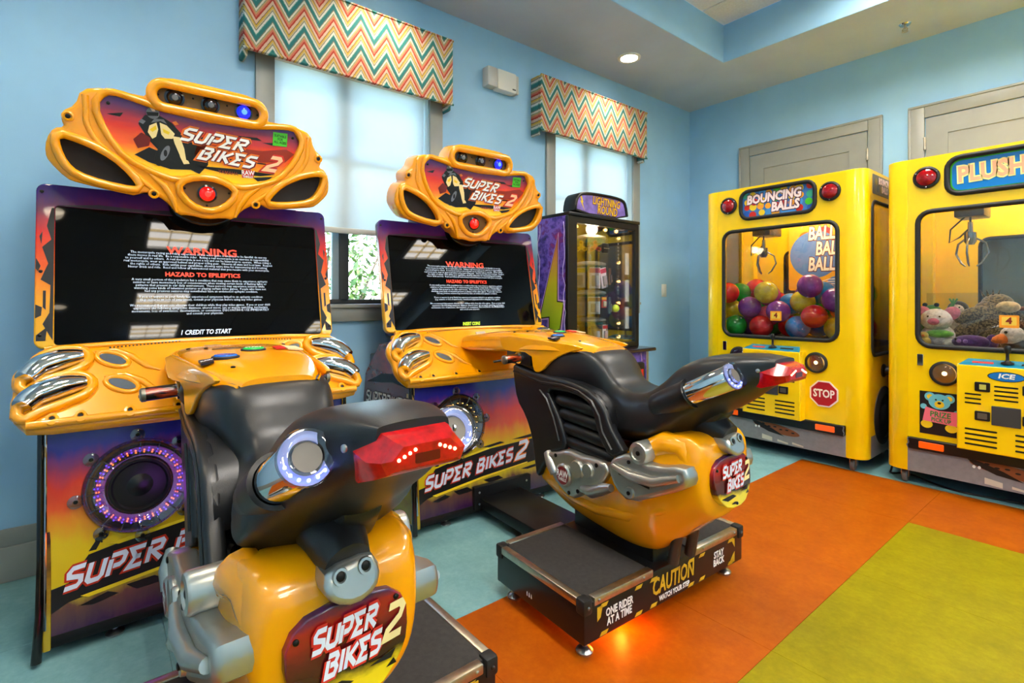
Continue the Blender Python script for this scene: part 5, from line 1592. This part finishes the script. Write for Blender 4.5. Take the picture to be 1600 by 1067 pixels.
for n, (x, y, z) in enumerate(P_):
    k_ = order[n % len(order)]
    if k_ not in base:
        bm = bmesh.new()
        blob_into(bm, (0, 0, 0), (R, R, R), seg=24, rings=16)
        o = bm_obj('bouncing_ball', bm, ball_mats[k_], None, 80)
        vv = lathe('valve', [(0, R - .001), (.006, R - .0005), (.007, R + .001), (0, R + .0015)], pwhite_m, o, up_z(0), seg=10)
        base[k_] = o
    else:
        o = base[k_].copy()
        COL.objects.link(o)
        c_ = base[k_].children[0].copy()
        COL.objects.link(c_)
        c_.parent = o
    o.location = (x, y, z)
    o.rotation_euler = (rnd.uniform(0, 3), rnd.uniform(0, 3), rnd.uniform(0, 3))
    col_ = ('left end', 'left of centre', 'centre', 'right of centre', 'right end')[min(4, int((x - bx0) / (bx1 - bx0) * 5))]
    row_ = ('against the front glass', 'midway back', 'by the back panel')[min(2, int((y - by0) / (by1 - by0) * 3))]
    lay_ = ('bottom', 'middle', 'top')[0 if z < bz + 1.6 * R else (1 if z < bz + 3.2 * R else 2)]
    tag(o, '%s play ball, %s layer of the heap, %s, %s' % (k_, lay_, col_, row_), 'ball', 'balls in the ball crane')

# ------------------------------------------------------------------ plush toys
def plush_mat(name, col, col2=None, scale=40):
    if name in MATS:
        return MATS[name]
    m, nt, b, out = nodes_of(name)
    v, s = coords(nt)
    n = noise(nt, v, scale, 3)
    nt.links.new(ramp(nt, n, [(.44, col2 or tuple(c * .85 for c in col)), (.56, col)]), b.inputs['Base Color'])
    b.inputs['Roughness'].default_value = .95
    b.inputs['Sheen Weight'].default_value = .4
    bump(nt, b, noise(nt, v, 220, 3), .7, .004)
    return m
def plush(name, label, x, y, z, rz=0.0):
    return thing(name, label, 'plush toy', (2.446 + x, -.78 + y, z), rz, 'plush toys in the crane')
eye_m = M('plush_eye', (8, 8, 8), .1, coat=.6)
def merged(name, blobs, mat, parent):
    bm = bmesh.new()
    for b in blobs:
        blob_into(bm, *b)
    return bm_obj(name, bm, mat, parent, 80)
pw, pp = plush_mat('plush_white', (236, 226, 220)), plush_mat('plush_pink', (226, 120, 140))
t = plush('plush_pig', 'white plush pig with pink ears and snout in the left corner of the plush crane', -.34, .14, .852)
merged('body', [((0, .02, .07), (.085, .08, .075)), ((-.06, -.02, .03), (.035, .05, .03)), ((.06, -.02, .03), (.035, .05, .03))], pw, t)
blob('head', (0, -.02, .17), (.08, .07, .068), pw, t)
blob('snout', (0, -.085, .16), (.03, .022, .022), pp, t)
blob('ear', (-.065, .0, .215), (.035, .02, .04), pp, t, (0, -.6, 0)); blob('ear', (.07, .0, .21), (.04, .02, .045), pp, t, (0, .8, 0))
for s in (-1, 1):
    blob('eye', (s * .028, -.078, .19), (.006, .006, .006), eye_m, t)
blob('scarf', (.02, -.04, .085), (.07, .05, .025), plush_mat('plush_lime', (120, 190, 70)), t)
sp = plush_mat('plush_spotted', (136, 118, 84), (66, 54, 40), 95)
t = plush('plush_owl', 'large spotted brown plush owl lying with spread wings in the plush crane', -.11, .33, .852, .2)
merged('body', [((0, 0, .15), (.12, .1, .15)), ((.02, .02, .26), (.08, .08, .07))], sp, t)
blob('wing', (-.12, -.05, .10), (.055, .05, .13), sp, t, (0, .75, 0)); blob('wing', (-.10, -.06, .20), (.045, .04, .09), sp, t, (0, 1.1, 0)); blob('wing', (.12, -.02, .14), (.045, .05, .13), sp, t, (0, -.5, 0))
blob('belly', (.06, -.07, .25), (.055, .03, .035), plush_mat('plush_cream', (214, 190, 140)), t)
blob('beak', (.12, -.05, .24), (.04, .02, .014), plush_mat('plush_rust', (130, 60, 24)), t)
for k in range(4):
    tube('head_feather', [(-.04 + .02 * k, 0, .31), (-.06 + .03 * k, .0, .355)], [.008, .002], sp, t, 6)
t = plush('plush_eagle', 'white plush eagle head with orange beak at the front of the plush crane', .0, .12, .852)
merged('body', [((.03, .04, .04), (.09, .08, .05))], plush_mat('plush_brown', (70, 50, 40)), t)
merged('head', [((0, 0, .09), (.055, .055, .055)), ((.055, .02, .075), (.05, .045, .04))], pw, t)
lathe('beak', [(.03, 0), (.028, .02), (.018, .05), (0, .065)], plush_mat('plush_orange', (236, 120, 40)), t, axis_fn((-.03, -.025, .075), (-.8, -.5, -.25)), seg=14)
blob('eye', (-.022, -.048, .11), (.008, .008, .008), eye_m, t)
t = plush('plush_purple_fish', 'purple plush fish lying under the spotted owl', -.17, .08, .852)
merged('body', [((0, 0, .045), (.09, .04, .042)), ((.09, 0, .05), (.03, .012, .045))], plush_mat('plush_purple', (88, 50, 120)), t)
for u in (-.05, -.02):
    blob('spot', (u, -.037, .05), (.012, .006, .012), plush_mat('plush_lilac', (150, 110, 180)), t)
blob('eye', (-.065, -.03, .06), (.006, .006, .006), eye_m, t)
t = plush('plush_frog', 'small green plush frog with spiky fingers behind the plush pig', -.41, .36, .852)
gm = plush_mat('plush_green', (70, 150, 50))
merged('body', [((0, 0, .11), (.06, .05, .11)), ((0, -.01, .22), (.05, .045, .04))], gm, t)
for s in (-1, 1):
    blob('eye', (s * .03, -.03, .26), (.014, .014, .014), eye_m, t)
    tube('arm', [(s * .05, 0, .17), (s * .09, -.01, .22), (s * .11, -.01, .27)], [.014, .012, .01], gm, t, 8)
    for q in (-.02, 0, .02):
        tube('finger', [(s * .11, -.01, .265), (s * .11 + q, -.01, .30)], [.007, .005], gm, t, 6)
t = plush('plush_penguin', 'black and white plush penguin between the pig and the owl', -.29, .42, .852)
merged('body', [((0, 0, .12), (.075, .065, .12)), ((0, 0, .235), (.055, .05, .05))], plush_mat('plush_black', (26, 26, 30)), t)
blob('belly', (0, -.04, .12), (.055, .035, .095), pw, t); blob('face', (0, -.03, .232), (.038, .026, .034), pw, t)
lathe('beak', [(.014, 0), (.01, .015), (0, .028)], plush_mat('plush_orange', (236, 120, 40)), t, axis_fn((0, -.052, .228), (0, -1, 0)), seg=10)
for s in (-1, 1):
    blob('eye', (s * .016, -.052, .244), (.005, .005, .005), eye_m, t)
t = plush('plush_parrot', 'yellow plush parrot with pink wing at the right of the plush crane', .20, .46, .852)
merged('body', [((0, 0, .15), (.09, .08, .15)), ((-.02, -.02, .28), (.07, .06, .055))], plush_mat('plush_yellow', (226, 190, 90)), t)
blob('wing', (-.07, -.05, .29), (.10, .03, .03), plush_mat('plush_coral', (220, 110, 100)), t, (0, .25, 0)); blob('wing', (.08, -.04, .18), (.03, .05, .1), plush_mat('plush_coral', (220, 110, 100)), t)
lathe('beak', [(.02, 0), (.016, .02), (0, .035)], plush_mat('plush_orange', (236, 120, 40)), t, axis_fn((-.02, -.075, .28), (-.2, -1, -.3)), seg=10)
for s in (-1, 1):
    blob('eye', (-.02 + s * .025, -.07, .30), (.006, .006, .006), eye_m, t)
t = plush('plush_chick', 'small yellow plush chick under the pig at the window edge', -.385, .055, .852)
merged('body', [((0, 0, .035), (.035, .03, .035)), ((0, -.005, .075), (.024, .022, .022))], plush_mat('plush_yellow', (226, 190, 90)), t)
lathe('beak', [(.008, 0), (0, .014)], plush_mat('plush_orange', (236, 120, 40)), t, axis_fn((0, -.026, .074), (0, -1, 0)), seg=8)
for n, (x, y, c_, nm) in enumerate(((.25, .15, 'plush_coral', 'bear'), (.38, .3, 'plush_white', 'rabbit'), (.30, .45, 'plush_purple', 'bear'))):
    t = plush('plush_' + nm, ('coral plush bear', 'white plush rabbit', 'purple plush bear')[n] + ' at the right end of the plush crane', x, y, .852)
    mm = MATS[c_]
    merged('body', [((0, 0, .08), (.08, .07, .08)), ((-.06, -.05, .04), (.03, .04, .03)), ((.06, -.05, .04), (.03, .04, .03))], mm, t)
    blob('head', (0, -.01, .19), (.065, .06, .06), mm, t)
    for s in (-1, 1):
        blob('ear', (s * .045, 0, .25 if nm == 'bear' else .28), (.022, .012, .022 if nm == 'bear' else .06), mm, t)
        blob('eye', (s * .022, -.06, .2), (.006, .006, .006), eye_m, t)
    blob('snout', (0, -.06, .175), (.02, .015, .014), pw if c_ != 'plush_white' else pp, t)
# clear chute divider in the plush crane
plate('chute_wall', [(-.46, .852), (-.14, .852), (-.14, 1.19), (-.46, 1.19)], pane_m, crane_b, front_ny(.46), .005)

# power cord on the floor beside the plush crane
c = tube('power_cord', spline([(1.80, -.30, .008), (1.84, -.52, .006), (1.87, -.62, .006), (1.95, -.56, .006), (2.2, -.70, .006), (2.5, -.66, .006), (2.9, -.60, .006)], 6), .006, black_m, None, 8)
tag(c, 'black power cord lying on the floor under the plush crane', 'cord')

# ------------------------------------------------------------------ prize machine
pm = thing('prize_machine', 'black glass-fronted prize machine with purple lightning side panel', 'prize machine', (.40, -1.926, 0))
X0, X1, HW = -.15, .15, .372
sidepm = nodes_of('lightning_print')
m, nt, b_, out = sidepm
v, s = coords(nt)
n1 = noise(nt, v, 9, 4)
n2 = noise(nt, v, 24, 4)
nt.links.new(ramp(nt, mth(nt, 'ADD', mth(nt, 'MULTIPLY', n1, .6), mth(nt, 'MULTIPLY', n2, .4)), [(.34, (24, 14, 52)), (.44, (70, 50, 150)), (.52, (120, 96, 200)), (.58, (92, 40, 130)), (.66, (150, 40, 100))]), b_.inputs['Base Color'])
b_.inputs['Roughness'].default_value = .3
lp = MATS['lightning_print']
FL = front_ny(-HW)
sp_ = plate('side_panel', [(X0, 0), (X1 - .02, 0), (X1 - .02, 1.70), (X0, 1.70)], lp, pm, FL, .02, .002)
bolt = [(.055, 1.56), (.045, 1.13), (.105, 1.125), (.03, .72), (-.03, .72), (-.025, 1.03), (-.12, 1.02)]
decal('printed_glow', grow(bolt, .018), M('print_lilac', (206, 170, 226), .4), sp_, FL, .0008)
decal('printed_outline', grow(bolt, .008), ink_m, sp_, FL, .0014)
bm_ = ramp_mat('bolt_print', 2, .7, 1.56, [(0, (110, 180, 40)), (.35, (170, 200, 36)), (.65, (206, 200, 40)), (.85, (220, 150, 60)), (1, (180, 80, 70))], .3, .02)
decal('printed_bolt', bolt, bm_, sp_, FL, .002)
for k_, (dx, z0) in enumerate(((-.135, 1.66), (.115, 1.66))):
    rr = random.Random(k_ + 2)
    p = [FL(dx + rr.uniform(-.014, .014), z0 - .06 * i, .001) for i in range(15)]
    tube('printed_spark', p, .0022, M('print_spark', (220, 215, 250), .4), sp_, 4)
box('side_panel', X0, X1 - .02, HW - .02, HW, 0, 1.70, black_m, pm, .002)
box('back_panel', X0, X0 + .02, -HW + .02, HW - .02, 0, 1.70, M('mirror_dark', (150, 140, 120), .15, metal=.7), pm)
box('top_panel', X0, X1 + .01, -HW, HW, 1.70, 1.722, black_m, pm, .004)
op = rrect(-.285, .325, .835, 1.655, .006, 2)
plate('door_frame', rrect(-.372, .372, .80, 1.70, .006, 2), black_m, pm, front_x(X1), .03, .004, [op])
plate('door_pane', grow(op, .006), pane_m, pm, front_x(X1 - .012), .004)
dk = box('base_cabinet', X0, X1 + .08, -HW, HW, 0, .775, lp, pm, .006)
box('counter', X0, X1 + .14, -HW - .005, HW + .02, .775, .80, M('counter_plum', (40, 24, 34), .25, coat=.4), pm, .008)
box('corner_post', X1 + .062, X1 + .084, HW - .022, HW + .003, .02, .775, alu_m, pm, .003)
cb = box('control_box', X1 + .08, X1 + .115, .08, .30, .42, .70, black_m, pm, .02)
box('sticker', X1 + .115, X1 + .117, .11, .17, .57, .65, pyel_m, cb); box('sticker', X1 + .115, X1 + .117, .12, .18, .52, .565, pyel_m, cb); box('sticker', X1 + .115, X1 + .117, .22, .27, .60, .65, pred_m, cb)
FB_ = front_x(X1 + .081)
for k_ in range(4):
    rr = random.Random(k_ + 9)
    tube('printed_spark', [FB_(-.3 + .18 * k_ + rr.uniform(-.02, .02), .76 - .05 * i, 0) if False else FB_(-.28 + .19 * k_ + rr.uniform(-.025, .025), .76 - .05 * i, .0) for i in range(10)], .003, M('print_spark_pink', (240, 200, 220), .4), dk, 4)
# arched sign on top
SGN = [(-.31, 1.722), (-.30, 1.80), (-.275, 1.85), (-.22, 1.872), (-.1, 1.882), (.1, 1.882), (.2, 1.872), (.235, 1.84), (.26, 1.722)]
SG0 = [(-.285, 1.73), (-.277, 1.795), (-.255, 1.835), (-.21, 1.852), (-.1, 1.86), (.1, 1.86), (.185, 1.852), (.213, 1.828), (.235, 1.73)]
tp = plate('sign_housing', chaikin(SGN, 1), black_m, pm, front_x(X1 - .0), .12, .01, [chaikin(SG0, 1)])
sgf = plate('sign_face', chaikin(grow(SG0, .006), 1), M('sign_violet', (112, 92, 160), .3, emit=(120, 96, 170), strength=.15, var=.25, vscale=14), pm, front_x(X1 - .012), .006)
FX = front_x(X1 - .012)
for tt, u, v_, sz in (('LIGHTNING', .02, 1.823, .075), ('ROUND', .03, 1.765, .08)):
    text('sign_text_edge', tt, M('sign_brown', (110, 50, 20), .4), sgf, FX, sz, u, v_, .001, .1, .006, -.02, .72, thick=.0002)
    text('sign_text', tt, M('sign_gold', (232, 186, 40), .3), sgf, FX, sz, u, v_, .002, .1, .001, -.02, .72, thick=.0002)
decal('printed_bolt', [(-.235, 1.855), (-.215, 1.80), (-.225, 1.80), (-.20, 1.745), (-.245, 1.81), (-.232, 1.812), (-.25, 1.85)], pyel_m, sgf, FX, .001)
# inside: column, tiers of hooks, strips of bulbs
CY = .0
box('interior_floor', X0 + .02, X1 - .03, -HW + .02, HW - .02, .80, .812, M('tray_amber', (190, 150, 80), .3, metal=.3), pm)
lathe('column', [(0, .82), (.02, .82), (.02, 1.66), (0, 1.66)], chrome_m, pm, lambda u, v_, k: Vector((0 + u, CY + v_, k)), seg=16)
TIER = [1.575, 1.385, 1.18, .985]
for z in TIER:
    td = lathe('tier_disc', [(.02, z), (.105, z), (.118, z + .008), (.112, z + .022), (.06, z + .034), (.02, z + .036)], M('tier_pale', (206, 206, 196), .3), pm, lambda u, v_, k: Vector((u, CY + v_, k)), 0, 0, 0, 28, 40, True)
    lathe('tier_skirt', [(.106, z - .03), (.11, z - .03), (.11, z), (.106, z)], M('tier_green', (40, 110, 96), .35), td, lambda u, v_, k: Vector((u, CY + v_, k)), 0, 0, 0, 28, 40, True)
    for k_ in range(10):
        a = 2 * PI * k_ / 10
        ca, sa_ = math.cos(a), math.sin(a)
        tube('hook', [(.108 * ca, CY + .108 * sa_, z - .01), (.126 * ca, CY + .126 * sa_, z - .014), (.128 * ca, CY + .128 * sa_, z - .004)], .0028, chrome_m, td, 5)
bulb_m = M('bulb_amber', (255, 214, 140), .3, emit=(255, 190, 100), strength=8)
for z in (1.60, 1.42, 1.28, 1.12, .97, .87):
    blob('bulb', (.06, .25, z), (.012, .012, .012), bulb_m, pm, seg=10, rings=7)
for y in (-.22, .08, .2):
    blob('bulb', (.08, y, 1.645), (.012, .012, .012), bulb_m, pm, seg=10, rings=7)
bm = bmesh.new()
for k_ in range(30):
    blob_into(bm, (.085, .215, .85 + .026 * k_), (.006, .008, .010), seg=8, rings=5)
o = bm_obj('bead_chain', bm, chrome_m, pm); o['kind'] = 'stuff'
for z0 in (.93, 1.13, 1.33):
    box('light_slot', .10, .104, .275, .312, z0, z0 + .16, M('slot_white', (226, 226, 220), .4, emit=(255, 250, 240), strength=.35), pm)
box('light_track', .08, .10, .265, .322, .84, 1.65, M('track_grey', (90, 88, 84), .4), pm)
pl = lamp('prize_lamp', pm, (.09, -.06, 1.64), 4.5, (1.0, .78, .48), .05)

# prizes hanging from the tiers, one by one
PG = 'prizes in the prize machine'
def hang(tier, ang, zoff):
    a = math.radians(ang - 38)
    return (.385 + .148 * math.cos(a), -1.926 + CY + .175 * math.sin(a), TIER[tier] + zoff), a
def packet(label, tier, ang, w_, h_, col, col2, tilt=0.0):
    (x, y, z), a = hang(tier, ang, -.016 - h_ * 1.08)
    w_, h_ = w_ * 1.18, h_ * 1.08
    t = thing('prize_packet', label, 'toy packet', (x, y, z), a, PG)
    box('card', -.002, .002, -w_ / 2, w_ / 2, 0, h_, M('card_' + str(col), col, .5), t)
    box('header', .002, .003, -w_ / 2, w_ / 2, h_ * .74, h_ * .96, M('card_' + str(col2), col2, .4), t)
    box('blister', .002, .016, -w_ * .34, w_ * .34, h_ * .1, h_ * .62, M('blister', (225, 228, 230), .08, trans=.7), t, .006)
    box('toy', .004, .012, -w_ * .2, w_ * .2, h_ * .16, h_ * .52, M('card_' + str(col2), col2, .4), t, .004)
    t.rotation_euler = (tilt, 0, a)
packet('tan hanging toy packet on the second tier, leftmost', 1, -62, .06, .125, (206, 170, 130), (190, 110, 80))
packet('yellow-headed hanging toy packet on the second tier', 1, -27, .075, .13, (222, 220, 206), (226, 206, 60))
packet('pink and white hanging toy packet on the second tier', 1, 12, .065, .135, (236, 226, 230), (206, 90, 120))
packet('tilted pink toy packet on the second tier, rightmost', 1, 42, .055, .13, (236, 216, 222), (190, 60, 90), .2)
packet('peach hanging toy packet on the third tier, leftmost', 2, -60, .06, .12, (206, 160, 140), (160, 80, 70))
packet('grey hanging toy packet on the third tier', 2, -25, .07, .12, (150, 150, 156), (90, 100, 120))
packet('pale blue toy packet on the third tier', 2, 10, .07, .11, (190, 206, 220), (150, 110, 70))
packet('red toy packet at the right end of the third tier', 2, 38, .04, .07, (190, 60, 60), (230, 180, 60))
packet('silver toy packet on the lowest tier, left', 3, -40, .06, .10, (190, 190, 196), (120, 60, 130))
packet('brown toy packet on the lowest tier, right', 3, 15, .06, .10, (160, 130, 90), (60, 60, 70))
packet('lilac toy packet on the lowest tier, leftmost', 3, -66, .05, .09, (170, 150, 190), (90, 60, 120))
packet('white toy packet with red header on the lowest tier, rightmost', 3, 42, .05, .10, (226, 222, 216), (190, 50, 50))
packet('small orange toy packet turned sideways on the second tier', 1, 68, .05, .11, (220, 150, 80), (200, 90, 30))
packet('small teal toy packet turned sideways on the third tier', 2, 66, .05, .11, (120, 180, 180), (30, 110, 120))
(x, y, z), a = hang(0, -58, -.12)
t = thing('smiley_plush', 'round yellow plush ball hanging at the left of the top tier', 'plush toy', (x, y, z), a, PG)
merged('body', [((0, 0, .045), (.045, .045, .042))], plush_mat('plush_yellow', (226, 190, 90)), t)
for s in (-1, 1):
    blob('eye', (.042, s * .014, .055), (.004, .005, .007), eye_m, t, seg=8, rings=6)
tube('cord', [(0, 0, .086), (-.005, 0, .115)], .002, black_m, t, 5)
for ang, nm, c1, c2 in ((-22, 'yellow', (230, 196, 30), (150, 110, 20)), (14, 'red', (200, 40, 40), (60, 20, 20))):
    (x, y, z), a = hang(0, ang, -.105)
    t = thing('hand_spinner', nm + ' three-lobed hand spinner hanging from the top tier', 'spinner', (x, y, z), a, PG)
    lobes = []
    for k_ in range(3):
        b = PI / 2 + 2 * PI * k_ / 3
        lobes += [(.030 * math.cos(b) + .015 * math.cos(b + q), .04 + .030 * math.sin(b) + .015 * math.sin(b + q)) for q in (-1.2, -.6, 0, .6, 1.2)] + [(.014 * math.cos(b + PI / 3), .04 + .014 * math.sin(b + PI / 3))]
    plate('body', lobes, M('spinner_' + nm, c1, .3), t, front_x(0), .008, .002)
    for k_ in range(3):
        b = PI / 2 + 2 * PI * k_ / 3
        lathe('bearing', [(.009, 0), (.009, .002), (0, .002)], M('spinner_core_' + nm, c2, .3, metal=.5), t, front_x(0), .030 * math.cos(b), .04 + .030 * math.sin(b), 0, 12)
    tube('cord', [(-.004, 0, .08), (-.006, 0, .10)], .0018, black_m, t, 5)
(x, y, z), a = hang(0, 42, -.105)
t = thing('spectacle_case', 'black folded case hanging at the right of the top tier', 'case', (x, y, z), a, PG)
box('case', -.01, .012, -.03, .03, 0, .07, black_m, t, .008); box('zip', .0115, .0135, -.03, .03, .032, .036, alu_m, t)
tube('cord', [(0, 0, .07), (-.004, 0, .10)], .002, black_m, t, 5)
t = thing('yellow_toy_ball', 'lime toy ball in a net hanging by the bulbs of the third tier', 'toy ball', (.53, -1.80, 1.055), 0, PG)
blob('ball', (0, 0, .028), (.028, .028, .028), M('lime_ball', (190, 206, 50), .35), t)
tube('net_loop', [(0, 0, .055), (-.01, 0, .085), (-.02, 0, .12)], .002, black_m, t, 5)
for n, (y, c_) in enumerate(((-.2, (180, 190, 200)), (-.08, (210, 180, 110)), (.06, (190, 196, 200)), (.17, (220, 190, 140)))):
    t = thing('prize_capsule', ('clear', 'amber', 'clear grey', 'cream')[n] + ' prize capsule on the amber floor of the prize machine', 'capsule', (.46, -1.926 + y, .812), 0, PG)
    lathe('cup', [(0, 0), (.02, 0), (.03, .02), (.03, .032), (0, .032)], M('capsule_%d' % n, c_, .15, coat=.5), t, up_z(0), seg=18)
    lathe('lid', [(.031, .03), (.031, .036), (.026, .05), (.012, .06), (0, .062)], pane_m, t, up_z(0), seg=18)
